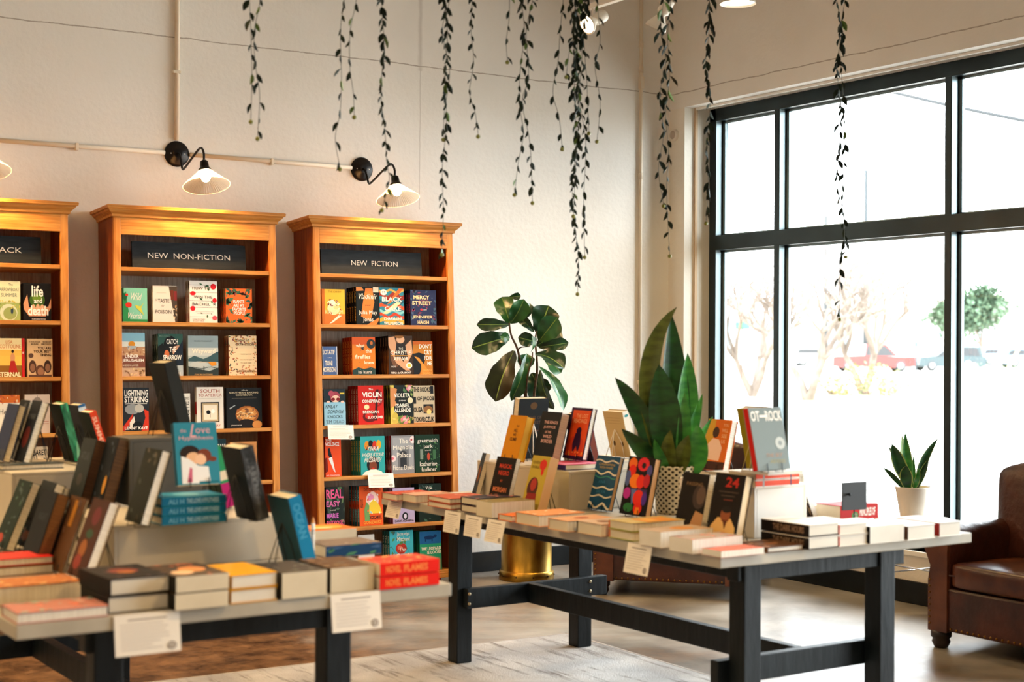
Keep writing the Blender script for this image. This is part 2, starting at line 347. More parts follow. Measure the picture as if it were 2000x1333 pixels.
# ------------------------------------------------------------------ oak bookcases, leaning back against the wall
def oak(name, c1, c2, sc_, rough=.42):
    def ex(m, nt, tc, cr, b):
        N = nt.nodes; L = nt.links
        mp = N.new('ShaderNodeMapping'); mp.inputs['Scale'].default_value = sc_; L.new(tc.outputs['Object'], mp.inputs[0])
        wv = N.new('ShaderNodeTexWave'); wv.wave_type = 'RINGS'; wv.inputs['Scale'].default_value = 3.2; wv.inputs['Distortion'].default_value = 3.5; wv.inputs['Detail'].default_value = 3; wv.inputs['Detail Scale'].default_value = 1.2
        L.new(mp.outputs[0], wv.inputs[0])
        mx = N.new('ShaderNodeMixRGB'); mx.blend_type = 'MULTIPLY'; mr = N.new('ShaderNodeMapRange'); mr.inputs['From Min'].default_value = .0; mr.inputs['From Max'].default_value = .35; mr.inputs['To Min'].default_value = .24; mr.inputs['To Max'].default_value = 0
        L.new(wv.outputs['Fac'], mr.inputs['Value']); L.new(mr.outputs[0], mx.inputs[0]); L.new(cr.outputs[0], mx.inputs[1]); mx.inputs[2].default_value = (*lin('#8a4f1c'), 1); L.new(mx.outputs[0], b.inputs['Base Color'])
    return noisy(name, c1, c2, scale=sc_, nscale=9, rough=rough, detail=8, extra=ex)
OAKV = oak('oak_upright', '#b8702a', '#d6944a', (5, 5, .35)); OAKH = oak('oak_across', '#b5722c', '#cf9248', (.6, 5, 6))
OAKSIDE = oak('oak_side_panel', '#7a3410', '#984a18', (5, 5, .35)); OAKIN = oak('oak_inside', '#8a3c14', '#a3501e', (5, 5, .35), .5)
OAKB = oak('oak_back_panel', '#a5998a', '#c2b8a8', (14, 5, .7), .6)
LEAN = math.atan(.13/2.2); SHZ = (1.872, 1.575, 1.28, .985, .688, .392, .10)
CASES = {}
def bookcase(x0, x1, label):
    M = T3((x0, 7.863, 0))@Matrix.Rotation(-LEAN, 4, 'X'); W = x1-x0
    e = empty('bookcase', M, label, 'bookcase'); D = .275; zb = .055; zt = 2.163
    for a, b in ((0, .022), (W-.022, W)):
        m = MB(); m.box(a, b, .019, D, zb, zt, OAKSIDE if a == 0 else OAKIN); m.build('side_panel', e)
    m = MB(); m.box(.022, W-.022, D-.012, D-.002, zb, zt-.02, OAKB); m.build('back_panel', e)
    m = MB(); m.box(.022, W-.022, .02, D-.012, zt-.04, zt, OAKIN); m.build('top_board', e)
    m = MB(); m.box(0, .04, 0, .019, zb, zt, OAKV); m.box(W-.04, W, 0, .019, zb, zt, OAKV); m.box(.04, W-.04, 0, .019, 2.048, zt, OAKH)
    m.box(.04, W-.04, 0, .019, zb, .085, OAKH); m.build('face_frame', e, bevel=.002)
    for z in SHZ:
        m = MB(); m.box(.0225, W-.0225, .02, D-.0125, z-.022, z, OAKH); m.box(.0405, W-.0405, .004, .02, z-.022, z, OAKH); m.build('shelf', e, bevel=.002)
    m = MB(); prof = [(2.140, 0.001), (2.143, .010), (2.155, .011), (2.160, .016), (2.172, .030), (2.180, .034), (2.184, .044), (2.199, .046), (2.203, .040)]
    vs = []; fs = []
    for z, o in prof: vs += [(-o, D, z), (-o, -o, z), (W+o, -o, z), (W+o, D, z)]
    for i in range(len(prof)-1):
        for k in range(3): fs.append((i*4+k, i*4+k+1, i*4+k+5, i*4+k+4))
        fs.append((i*4+3, i*4, i*4+4, i*4+7))
    n = (len(prof)-1)*4; fs.append((n, n+1, n+2, n+3)); fs.append((3, 2, 1, 0)); m.add(vs, fs, OAKH); m.build('cornice', e)
    for fx in (.03, W-.03):
        for fy in (.03, D-.03):
            m = MB(); m.box(fx-.02, fx+.02, fy-.02, fy+.02, .0+(.0166 if fy > .1 else .003), zb, mat('#2a1a10', .6)); m.build('foot', e)
    CASES[x0] = (e, M, x0, W); return e, M, x0, W
K3 = bookcase(3.645, 4.577, 'oak bookcase with the NEW FICTION sign, nearest the fiddle-leaf fig')
K2 = bookcase(2.474, 3.412, 'oak bookcase with the NEW NON-FICTION sign, second from the fig')
K1 = bookcase(1.293, 2.231, 'oak bookcase cut by the left edge, its sign ending in BACK')
def case_px(K, x, y, yf):
    """point of a case's own plane y = yf seen at a pixel, in the case's coordinates"""
    M = K[1]; p = M@Vector((0, yf, 0)); n = M.to_3x3()@Vector((0, 1, 0)); return M.inverted()@atp(x, y, p, n)
SIGNM = noisy('black_sign_board', '#14191c', '#20272a', scale=(1, 1, 6), nscale=9, rough=.7)
def sign(K, a, b, text, ta, tb, label, zc=.075):
    M = K[1]; W = b-a
    e = empty('shelf_sign', M@T3((a-K[2], .075, SHZ[0]+.0022))@Matrix.Rotation(math.radians(-4), 4, 'X'), label, 'sign', 'black section signs on the bookcases')
    m = MB(); m.box(0, W, 0, .018, 0, .15, SIGNM); m.build('board', e, bevel=.001)
    m = MB(); art(m, [('t', text, (ta-a)/W, .40, (tb-a)/W, .60, '#f3ead8')], W, .15, y=-.001, rough=.5); m.build('lettering', e)
sign(K3, 3.73, 4.40, 'NEW  FICTION', 3.925, 4.235, 'black sign reading NEW FICTION on the top shelf')
sign(K2, 2.60, 3.26, 'NEW  NON-FICTION', 2.688, 3.165, 'black sign reading NEW NON-FICTION on the top shelf')
sign(K1, 1.43, 2.11, 'PAPERBACK', 1.70, 2.01, 'black sign ending in BACK on the top shelf')
# ------------------------------------------------------------------ books on the shelves, covers forward
W_ = '#f3ede0'; K_ = '#15171a'
ORD = ['', 'second', 'third', 'fourth', 'fifth', 'sixth', 'seventh']
def shelf_book(K, row, xa, xb, yt, n, desc, col, spine, els, sels=(), t=.030, yf=.035, zs=None, hard=True, back=None):
    e, M, x0, W = K; z = SHZ[row]
    pm = ((xa+xb)/2, yt); a = case_px(K, xa, yt+5, yf); b = case_px(K, xb, yt+5, yf); tp = case_px(K, (xa+xb)/2, yt, yf)
    w = b.x-a.x; h = tp.z-z-.001
    x = max(a.x, .0235); w = min(w, W-.0235-x)
    rnd = random.Random(desc)
    r = empty('book', None, None, 'book')
    c = book_parts(w, h, t, col, els, spine, sels, back or spine, r, hard)
    g = 'copies of the '+desc if n > 1 else None
    ro = None
    for k in range(n):
        if k == 0: o = r
        else: o = copy_tree(r)
        yaw = rnd.uniform(-.8, .8) if k == 0 else rnd.uniform(-.4, .4)
        if xa <= 640: yaw = abs(yaw)*.3
        o.matrix_world = M@T3((x+k*.0006*rnd.uniform(-1, 1)+.0008, yf+k*(t+.0038), z+.0008))@Rz(yaw*.5)
        sd = desc if len(desc.split()) <= 11 else desc.rsplit(' with', 1)[0]
        lab = desc if k == 0 else f'{ORD[k]} copy behind the front {sd}'
        o['label'] = lab; o['category'] = 'book'
        if g: o['group'] = g
    return r
S = shelf_book
# -- NEW FICTION case
S(K3, 1, 628, 673, 565, 1, 'yellow novel with white ice-cream tower art', '#d9b23c', '#b0561d', [('r', 0, 0, 1, .3, '#d4752f'), ('r', 0, 0, .12, 1, '#c06a28'), ('e', .5, .45, .27, .18, '#f2e2b0'), ('e', .45, .6, .14, .1, '#f8efd0'), ('e', .62, .5, .13, .08, '#e8cf8a'), ('s', 26, .05, ['#a5251d', '#7d1a16', '#f6ecd0'], 3, (.22, .3, .8, .7)), ('t', 'KINGDOM', .14, .3, .9, .41, '#f5dfa0'), ('p', [(.3, .02), (.45, .05), (.85, .25), (.7, .26)], '#f5e6d0'), ('t', 'THE CANDY', .28, .9, .85, .95, '#9c7a20')])
S(K3, 1, 695, 739, 560.5, 4, 'black novel titled Vladimir with a bare torso', '#11191a', '#0d1213', [('p', [(.42, .97), (.72, .97), (.8, .6), (.62, .1), (.2, .22), (.3, .6)], '#d97a35'), ('p', [(0, .99), (.25, .99), (.35, .9), (0, .88)], '#e08a48'), ('r', .75, .86, 1, 1, '#ecd6bb'), ('p', [(.45, .0), (1, .2), (1, 0)], '#d97a35'), ('p', [(.86, 0), (1, .14), (1, 0)], '#11191a'), ('i', 'Vladimir', .06, .68, .9, .82, W_), ('i', 'a novel', .38, .5, .62, .54, K_), ('t', 'Julia May', .1, .25, .92, .38, W_), ('t', 'Jonas', .28, .06, .74, .2, W_)], [('S', 'Vladimir', .58, .9, '#d9a441'), ('S', 'Jonas', .1, .5, '#d9a441')])
S(K3, 1, 740.5, 788, 562, 1, 'swirling multicoloured novel titled BLACK CAKE', '#2f7f93', '#1d4a58', [('w', .12, .1, .04, '#e8a53a', 0), ('w', .25, .08, .05, '#c9401f', 1), ('w', .36, .07, .04, '#7fc1c4', 2), ('w', .5, .1, .05, '#d9512a', .5), ('w', .62, .06, .05, '#1d4f66', 2.2), ('w', .78, .12, .06, '#8a2e24', 1.2), ('w', .9, .06, .04, '#e0b04e', 3), ('p', [(.3, .55), (.45, .6), (1, .98), (.8, .98)], '#e06a2c'), ('p', [(.1, .3), (.3, .3), (.9, .6), (.7, .62)], '#f0d9a5'), ('e', .17, .87, .13, .08, W_), ('t', 'M', .12, .84, .22, .9, K_), ('T', 'BLACK', .1, .63, .92, .75, W_), ('T', 'CAKE', .2, .38, .88, .5, W_), ('T', 'CHARMAINE', .16, .13, .92, .21, W_), ('T', 'WILKERSON', .16, .01, .94, .09, W_)])
S(K3, 1, 801, 851, 567, 4, 'dark blue and maroon novel titled MERCY STREET', '#273055', '#191420', [('s', 40, .09, ['#5e1f45', '#344a70', '#7c1f48', '#2c5068'], 5), ('T', 'MERCY', .12, .74, .74, .85, '#f2d7a5'), ('T', 'STREET', .06, .58, .82, .69, '#f2d7a5'), ('e', .42, .45, .05, .03, '#d8343f'), ('t', 'a novel', .48, .43, .62, .47, W_), ('T', 'JENNIFER', .06, .18, .84, .28, '#f2d7a5'), ('T', 'HAIGH', .26, .04, .7, .14, '#f2d7a5')], [('S', 'MERCY STREET', .35, .9, '#a02840')])
S(K3, 2, 629.5, 658, 677, 1, 'small blue book titled RECITATIF', '#4a6596', '#3c5482', [('r', 0, 0, .03, 1, '#e0e4ea'), ('r', .95, 0, 1, 1, '#c9d0dc'), ('T', 'ECITATIF', .02, .72, .84, .88, '#e9e2d0'), ('t', 'a story', .35, .58, .65, .62, W_), ('T', 'TONI', .16, .32, .66, .5, '#e9e2d0'), ('T', 'MORRISON', .0, .1, .86, .28, '#e9e2d0')], hard=True, t=.014)
S(K3, 2, 687, 732, 658.7, 4, 'orange novel titled what the fireflies knew', '#dd7c2b', '#9c2c12', [('r', 0, .8, 1, 1, '#d35a26'), ('e', .82, .82, .19, .13, '#2a3233'), ('e', .84, .84, .06, .05, '#c86f31'), ('e', .46, .7, .07, .045, '#2a3233'), ('s', 25, .02, ['#3b4041', '#c36726'], 2, (.05, .2, .95, .8)), ('p', [(0, 0), (1, 0), (1, .16), (.8, .2), (.5, .15), (.25, .2), (0, .12)], '#26413f'), ('s', 14, .012, ['#f0d27a'], 8, (0, 0, 1, .2)), ('T', 'what', .16, .73, .54, .82, '#f6e3c0'), ('T', 'the', .58, .58, .84, .68, '#f6e3c0'), ('T', 'fireflies', .12, .42, .78, .53, '#f6e3c0'), ('T', 'knew', .52, .28, .94, .37, '#f6e3c0'), ('t', 'kai harris', .25, .03, .83, .11, W_)], [('S', 'what the fireflies knew', .08, .9, '#e7902e'), ('r', .2, 0, .5, .1, '#1d2b2a')])
S(K3, 2, 758, 805, 656, 6, 'dark novel titled THE CHRISTIE AFFAIR', '#3a2a20', '#120e0c', [('e', .3, .55, .24, .36, '#6e4a33'), ('p', [(.0, .95), (.25, .98), (.42, .5), (.75, .18), (.9, .1), (.7, .1), (.3, .3), (0, .75)], '#d59f78'), ('p', [(.95, .9), (.7, .75), (.75, .5), (.5, .2), (.65, .15), (1, .55)], '#d59f78'), ('e', .5, .9, .17, .1, '#e0ae88'), ('p', [(.33, .8), (.66, .8), (.8, .45), (.25, .45)], '#2b2523'), ('e', .45, .98, .18, .05, '#8f5d2b'), ('e', .84, .23, .13, .08, '#eef0e6'), ('e', .84, .23, .08, .05, '#e6c44e'), ('t', 'THE', .42, .64, .6, .69, W_), ('t', 'CHRISTIE', .08, .51, .92, .61, W_), ('r', .1, .475, .94, .49, '#e9a23b'), ('t', 'AFFAIR', .2, .36, .8, .45, W_), ('T', 'NINA de GRAMONT', .1, .02, .92, .07, W_), ('t', 'A NOVEL', .08, .18, .3, .22, W_)], [('s', 26, .4, ['#9a5b1f', '#5a3514'], 3, (0, .05, 1, .5))], t=.029)
S(K3, 2, 806, 844, 667, 1, 'ochre and black novel titled DON’T CRY FOR ME', '#c07a2c', '#141414', [('p', [(0, 0), (0, .62), (.3, .66), (.62, .6), (.6, .4), (.3, .0)], K_), ('p', [(.05, .55), (.3, .5), (.85, .05), (.85, 0), (.4, 0), (.4, .3)], '#d98f35'), ('r', .0, .9, 1, 1, '#c4601f'), ('T', 'DON’T', .32, .78, .96, .91, W_), ('T', 'CRY', .56, .6, .96, .74, W_), ('T', 'FOR', .56, .43, .96, .56, W_), ('T', 'ME', .72, .27, .96, .39, W_), ('t', 'DANIEL', .5, .09, .98, .16, '#e7b35f'), ('t', 'BLACK', .5, .0, .98, .06, '#e7b35f')])
S(K3, 3, 632, 674, 760.5, 1, 'pale blue novel titled FINLAY DONOVAN', '#8fbfd6', '#1e2f3a', [('r', 0, .62, 1, 1, '#1c2b33'), ('e', .52, .78, .23, .16, '#9b3f4e'), ('e', .34, .88, .13, .08, '#a8485a'), ('e', .54, .73, .2, .1, '#ecc2ad'), ('e', .43, .72, .09, .045, '#7a1d22'), ('e', .66, .72, .09, .045, '#7a1d22'), ('r', 0, 0, 1, .64, '#8fbfd6'), ('e', .2, .65, .08, .03, '#ecc2ad'), ('e', .86, .65, .08, .03, '#ecc2ad'), ('r', .74, .86, .95, .9, '#d9c04a'), ('i', 'FINLAY', .06, .47, .6, .57, K_), ('i', 'DONOVAN', .16, .33, .86, .43, K_), ('t', 'KNOCKS', .16, .2, .84, .28, '#1f2a33'), ('t', '’EM DEAD', .08, .06, .92, .15, '#5c7386')])
S(K3, 3, 698.5, 748.5, 753.5, 4, 'red novel titled The VIOLIN CONSPIRACY', '#c5241a', '#8a1a12', [('e', .78, .68, .2, .22, '#8f1712'), ('e', .74, .62, .11, .14, '#c5241a'), ('p', [(.62, .1), (.72, .9), (.8, .9), (.72, .1)], '#34120e'), ('e', .45, .2, .28, .14, '#5e130e'), ('e', .42, .22, .16, .08, '#c5241a'), ('e', .33, .45, .1, .065, '#ecd9a6'), ('i', 'The', .4, .88, .58, .93, W_), ('T', 'VIOLIN', .16, .7, .92, .83, W_), ('T', 'CONSPIRACY', .16, .56, .94, .64, W_), ('T', 'BRENDAN', .18, .29, .8, .36, W_), ('T', 'SLOCUMB', .36, .15, .96, .22, W_)], [('S', 'THE VIOLIN CONSPIRACY', .08, .92, '#e9b9a0')])
S(K3, 3, 761.5, 806.5, 752.6, 3, 'floral black novel titled VIOLETA', '#1c2322', '#8e9420', [('r', 0, 0, .16, 1, '#d7c25a'), ('p', [(.0, .95), (.3, .9), (.2, .6), (.3, .5), (0, .4)], '#d28b55'), ('e', .85, .93, .16, .1, '#d97f8c'), ('e', .86, .92, .08, .05, '#f0b7ba'), ('s', 14, .08, ['#3f6b2e', '#d7c25a', '#86a041'], 4, (.6, .7, 1, 1)), ('e', .5, .07, .4, .14, '#5d7b2c'), ('e', .2, .14, .14, .16, '#c7b04c'), ('e', .62, .1, .2, .11, '#dd7f84'), ('e', .62, .1, .1, .055, '#f2b6b2'), ('s', 18, .07, ['#3f6b2e', '#e0c35c', '#74902f'], 6, (0, 0, 1, .22)), ('e', .86, .6, .12, .08, '#e8dcb6'), ('T', 'VIOLETA', .16, .68, .86, .79, W_), ('i', 'a novel', .36, .58, .66, .63, W_), ('T', 'ISABEL', .22, .42, .84, .52, W_), ('T', 'ALLENDE', .16, .3, .88, .4, W_)], [('s', 24, .4, ['#c4c43c', '#3f5a22'], 6)])
S(K3, 3, 807, 848, 753.5, 1, 'beige novel titled THE BOOKS OF JACOB', '#c8b79a', '#2a221c', [('r', 0, .52, .12, .7, K_), ('r', .46, .26, .92, .5, K_), ('e', .68, .36, .22, .1, '#8a5f36'), ('r', .8, .78, .95, .98, K_), ('e', .72, .3, .11, .07, '#e9c97a'), ('T', 'THE BOOKS', -.0, .83, .8, .96, K_), ('T', 'OF JACOB', .18, .57, .98, .71, K_), ('T', 'OLGA', .0, .29, .42, .43, K_), ('T', 'TOKARCZUK', .0, .03, .96, .17, K_), ('r', 0, 0, 1, .015, '#d98b35')])
S(K3, 4, 634.5, 665.5, 853.5, 2, 'orange-red novel with a kitchen knife cover', '#dc4a1f', '#a02f12', [('T', 'THE', .02, .88, .4, .94, W_), ('T', 'VIOLENCE', -.0, .77, .88, .86, W_), ('p', [(.16, .7), (.28, .72), (.42, .5), (.34, .44), (.18, .54)], K_), ('p', [(.2, .46), (.42, .5), (.62, .1), (.5, .16)], '#dfe3e2'), ('p', [(0, .1), (.16, .14), (.12, .5), (0, .46)], '#6a170d'), ('t', 'N S. DAWSON', .05, .02, .85, .05, W_)], t=.028)
S(K3, 4, 703.5, 750.7, 852.5, 4, 'teal novel titled YINKA, WHERE IS YOUR HUZBAND?', '#2f9fa0', '#1f6f5a', [('e', .26, .76, .1, .12, '#d98a1f'), ('e', .42, .8, .1, .1, K_), ('e', .58, .76, .09, .12, '#c8321f'), ('e', .75, .78, .1, .12, '#e0a21f'), ('s', 10, .05, ['#7c2f17', '#c8321f', '#26140e'], 7, (.15, .62, .9, .8)), ('e', .5, .26, .26, .22, '#15171a'), ('e', .5, .22, .16, .16, '#7a3c22'), ('p', [(.05, 0), (.95, 0), (.85, .08), (.62, .14), (.4, .14), (.15, .08)], W_), ('e', .5, .17, .06, .015, '#c8321f'), ('i', 'YINKA,', .24, .6, .76, .74, W_), ('i', 'WHERE IS YOUR', .04, .47, .94, .57, W_), ('i', 'HUZBAND?', .14, .33, .82, .45, W_)], [('S', 'YINKA WHERE IS YOUR HUZBAND?', .1, .9, '#d9c25a')])
S(K3, 4, 763.6, 808, 851, 3, 'grey novel titled The Magnolia Palace', '#86878a', '#6f1f22', [('r', .06, .1, .96, .95, '#9c9da0'), ('r', .28, .12, .76, .7, '#6c6d70'), ('e', .52, .5, .16, .1, '#3a3b3e'), ('r', .38, .18, .66, .5, '#2e2f33'), ('e', .95, .88, .14, .1, '#e8d5d4'), ('s', 6, .05, ['#b02a34', '#efe0de'], 9, (.8, .8, 1, 1)), ('e', .06, .4, .13, .09, '#e8cfce'), ('e', .04, .4, .06, .04, '#d76a76'), ('t', 'The', .34, .79, .72, .92, W_), ('t', 'Magnolia', .08, .6, .96, .74, W_), ('t', 'Palace', .24, .42, .86, .55, W_), ('t', 'Fiona Davis', .06, .1, .96, .22, W_)], [('s', 20, .3, ['#a83440', '#4a1416', '#d9949a'], 8)])
S(K3, 4, 810, 857.5, 849.5, 1, 'dark green novel titled greenwich park', '#14301f', '#0d1d14', [('s', 60, .04, ['#2b6a31', '#1c4a26', '#4d8a3a'], 12, (.2, .05, 1, .9)), ('r', .2, .35, .32, .62, '#7d8b7c'), ('r', .72, .35, .84, .6, '#3d6a44'), ('r', .44, .28, .62, .6, '#16221a'), ('e', .54, .42, .06, .1, '#b8482a'), ('t', 'greenwich', .1, .76, .92, .9, W_), ('t', 'park', .36, .62, .72, .74, W_), ('t', 'a novel', .4, .57, .64, .61, W_), ('t', 'katherine', .18, .17, .88, .29, W_), ('t', 'faulkner', .24, .03, .86, .14, W_)])
S(K3, 5, 636.6, 672, 952, 1, 'black leafy novel titled REAL EASY', '#1d2624', '#101615', [('s', 22, .12, ['#3a5a3a', '#2b4433', '#55703f'], 13), ('T', 'REAL', .0, .72, .94, .94, '#d9558a'), ('T', 'EASY', .0, .52, .76, .66, '#d668a6'), ('t', 'a novel', .2, .42, .5, .46, W_), ('T', 'MARIE', .0, .24, .66, .36, '#c96ac0'), ('T', 'RUTKOSKI', .0, .05, .96, .18, '#d9558a')])
S(K3, 5, 701, 747, 949.5, 4, 'orange novel titled OLGA DIES DREAMING', '#e05a24', '#1e5f74', [('t', 'OLGA', .05, .45, .16, .68, K_), ('t', 'DIES DREAMING', .2, .87, .9, .95, K_), ('e', .55, .62, .27, .24, '#f3cfc0'), ('e', .48, .7, .14, .1, '#e88fb0'), ('p', [(.22, .12), (.42, .12), (.42, .5), (.3, .6), (.2, .4)], '#6f9a5c'), ('p', [(.4, .3), (.95, .3), (.85, .5), (.6, .68), (.42, .55)], '#f0c93c'), ('s', 16, .05, ['#8fc9dc', '#e05a24', '#f5f0e0'], 3, (.3, .3, .9, .85)), ('T', 'XOCHITL', .4, .16, .94, .24, K_), ('T', 'GONZALEZ', .16, .04, .92, .12, '#e9a23b')], [('r', 0, .42, 1, .62, '#c9482c'), ('S', 'OLGA DIES DREAMING', .1, .9, '#8fd0dc')])
S(K3, 5, 766.5, 808.5, 953.6, 2, 'lavender novel with a dark oval drawing', '#b3a4c8', '#6e3455', [('e', .56, .2, .14, .11, K_), ('e', .56, .2, .07, .07, '#d7cbe0'), ('t', 'THE DAYS', .2, .86, .8, .93, K_), ('T', 'DANYL KUNAFKA', .08, .04, .95, .1, K_)])
S(K3, 5, 817.5, 861, 945.5, 3, 'black and green novel lettered THE', '#15261f', '#0e1a16', [('T', 'THE', .3, .86, .6, .93, W_), ('s', 20, .08, ['#2a5a40', '#1b3b2c'], 15), ('T', 'PATH', .15, .66, .85, .8, W_)])
S(K3, 6, 699, 731, 1045, 1, 'white booklet standing on the bottom shelf', '#dcdcd8', '#c8c8c4', [('r', .1, .8, .9, .82, '#9a9a98'), ('r', .1, .72, .8, .74, '#b0b0ae')], t=.012)
S(K3, 6, 760.5, 806.5, 1037, 3, 'sky blue novel titled The Good Son', '#3fb0c4', '#1f6670', [('e', .48, .58, .24, .13, '#b23226'), ('e', .42, .6, .1, .05, '#d86c58'), ('p', [(.46, .7), (.52, .7), (.6, .8), (.5, .78)], '#4b7a35'), ('e', .85, .28, .15, .09, '#e2643c'), ('s', 12, .08, ['#3f7a3a', '#2f5f60'], 5), ('w', .5, .012, .14, '#3d4a2c', 1), ('t', 'Jacquelyn', .3, .86, .84, .97, W_), ('t', 'Mitchard', .32, .75, .84, .85, W_), ('i', 'The', .38, .5, .64, .6, W_), ('T', 'Good', .26, .32, .78, .46, W_), ('T', 'Son', .36, .16, .7, .3, W_)], [('S', 'The Good Son', .2, .9, '#bfe0dc')])
S(K3, 6, 819, 861, 1038, 3, 'blue and green novel with a panther', '#2a9a74', '#14584a', [('r', 0, .68, 1, 1, '#1e5f9a'), ('e', .45, .84, .25, .05, '#0f2f5e'), ('e', .72, .87, .08, .04, '#0f2f5e'), ('r', .25, .74, .3, .84, '#0f2f5e'), ('r', .55, .74, .6, .84, '#0f2f5e'), ('T', 'THE LEOPARD', .06, .52, .98, .6, W_), ('T', 'IS LOOSE', .34, .42, .98, .5, W_), ('i', 'a novel', .14, .26, .5, .32, W_), ('T', 'HARDING', .14, .03, .7, .1, W_)])
# -- NEW NON-FICTION case
S(K2, 1, 239, 287, 563, 1, 'mint green book titled Wild Words', '#7fc4a8', '#1f6a4a', [('r', 0, 0, .05, 1, '#1f6a4a'), ('p', [(0, 0), (.3, .05), (.2, .5), (.14, .9), (0, .8)], '#2f8a4f'), ('p', [(.04, .86), (.2, .75), (.1, .6), (0, .7)], '#1e5d3a'), ('r', 0, 0, 1, .08, '#2f8a4f'), ('e', .24, .5, .13, .08, '#d3321f'), ('e', .17, .8, .06, .04, '#d3321f'), ('p', [(.5, .5), (.72, .46), (.86, .58), (.75, .42), (.86, .2), (.66, .34), (.54, .42)], '#c9c84a'), ('i', 'Wild', .26, .64, .72, .86, W_), ('i', 'Words', .16, .1, .76, .28, W_)])
S(K2, 1, 298, 345, 558.5, 1, 'white book titled A TASTE for POISON', '#dcd5c8', '#cfc4b0', [('p', [(.66, .99), (1, .99), (1, .0), (.92, 0)], '#4a3f33'), ('r', .74, .62, .86, .88, '#6e2f1e'), ('r', .88, .6, 1, .86, '#7c2a2a'), ('s', 14, .06, ['#b88a55', '#d9c7a5', '#3a2a20'], 6, (.82, .1, 1, .55)), ('t', 'A', .1, .58, .16, .64, '#8a7d6a'), ('t', 'TASTE', .2, .54, .68, .64, '#3d342b'), ('i', 'for', .34, .42, .46, .48, '#8a7d6a'), ('t', 'POISON', .1, .24, .76, .34, '#3d342b'), ('r', .15, .8, .55, .81, '#b5aa98')], [('s', 30, .2, ['#8d8270'], 4)])
S(K2, 1, 369.5, 423.5, 549, 2, 'white book titled HOW TO WIN THE BACHELOR with roses', '#ece6dc', '#b7a48e', [('r', 0, .9, 1, .905, '#3d2a22'), ('r', 0, .72, 1, .725, '#3d2a22'), ('r', 0, .52, 1, .525, '#3d2a22'), ('r', 0, .36, 1, .365, '#3d2a22'), ('r', 0, .14, 1, .145, '#3d2a22'), ('e', .86, .87, .1, .07, '#cf1f26'), ('e', .12, .7, .1, .05, '#cf1f26'), ('e', .9, .54, .08, .055, '#cf1f26'), ('e', .11, .34, .09, .06, '#cf1f26'), ('e', .9, .12, .09, .055, '#d9505a'), ('s', 9, .06, ['#2d5a2e'], 3, (.3, .1, .8, .95)), ('t', 'HOW TO', .1, .79, .74, .86, '#1e1714'), ('t', 'WIN THE', .15, .58, .82, .65, '#1e1714'), ('t', 'BACHEL  R', .1, .41, .95, .48, '#1e1714'), ('r', .2, .26, .85, .265, '#8a8078'), ('r', .25, .22, .8, .225, '#8a8078'), ('t', 'CHAD KULTGEN', .1, .07, .54, .1, '#6a5f55'), ('t', '& LIZZY PACE', .12, .03, .5, .06, '#6a5f55')], [('s', 20, .3, ['#a52a2a', '#e9e0d2'], 3)])
S(K2, 1, 440.5, 491.5, 564, 3, 'orange leafy book titled PLANTS ARE MY FAVORITE PEOPLE', '#e2672a', '#a83c1a', [('s', 26, .1, ['#2f5a3c', '#1f4a3a', '#3c7048'], 3, (0, .0, .22, 1)), ('s', 22, .1, ['#2f5a3c', '#1f4a3a', '#3c7048'], 8, (.78, 0, 1, 1)), ('s', 14, .09, ['#2f5a3c', '#7c2a20'], 9, (.2, .82, .8, 1)), ('s', 12, .09, ['#2f5a3c'], 11, (.2, 0, .8, .12)), ('T', 'PLANTS', .28, .58, .7, .67, W_), ('T', 'ARE MY', .28, .47, .7, .56, W_), ('T', 'FAVORITE', .24, .36, .76, .45, W_), ('T', 'PEOPLE', .3, .24, .72, .34, W_)], [('s', 20, .3, ['#2f5a3c', '#e2672a'], 8)])
S(K2, 2, 238, 282.5, 650.5, 1, 'pale blue and sand book titled UNDER JERUSALEM', '#c9a888', '#8a6a4a', [('r', 0, .72, 1, 1, '#86b7c9'), ('r', 0, .66, 1, .8, '#dfe2d5'), ('r', 0, .48, 1, .68, '#b98d68'), ('e', .42, .74, .15, .07, '#e0922c'), ('r', .24, .62, .62, .7, '#a9b3b5'), ('s', 26, .05, ['#8c5a3a', '#d9bb96', '#a5704a'], 5, (0, .48, 1, .68)), ('r', 0, .2, 1, .48, '#7c4a3a'), ('s', 24, .06, ['#caa26a', '#8a5f34', '#e2c48a'], 6, (0, 0, 1, .2)), ('T', 'UNDER', .12, .42, .72, .5, W_), ('T', 'JERUSALEM', .0, .32, .94, .4, W_), ('t', 'ANDREW LAWLER', .02, .23, .7, .27, '#eadcc0')])
S(K2, 2, 308, 356.5, 652.5, 3, 'dark teal book titled CATCH THE SPARROW', '#33564d', '#1c2423', [('e', .5, .66, .3, .3, '#1a1c1d'), ('p', [(.62, .7), (.86, .74), (.82, .5), (.66, .45), (.58, .55)], '#c99878'), ('p', [(.7, .0), (1, .2), (1, .85), (.85, .7), (.6, .5), (.4, .0)], '#1d2733'), ('r', .62, .0, 1, .25, '#a9b3b2'), ('p', [(.0, .7), (.18, .78), (.36, .5), (.3, .2), (0, .3)], '#171b1c'), ('e', .35, .52, .1, .1, '#c56a3e'), ('T', 'MISSING', .05, .92, .5, .98, '#5c7a6e'), ('T', 'CATCH', .34, .76, .8, .88, W_), ('T', 'THE', .46, .57, .72, .69, W_), ('T', 'SPARROW', .2, .38, .94, .5, W_), ('T', 'RAH', .62, .03, .88, .1, W_)], [('s', 20, .3, ['#8a9a8e'], 8)])
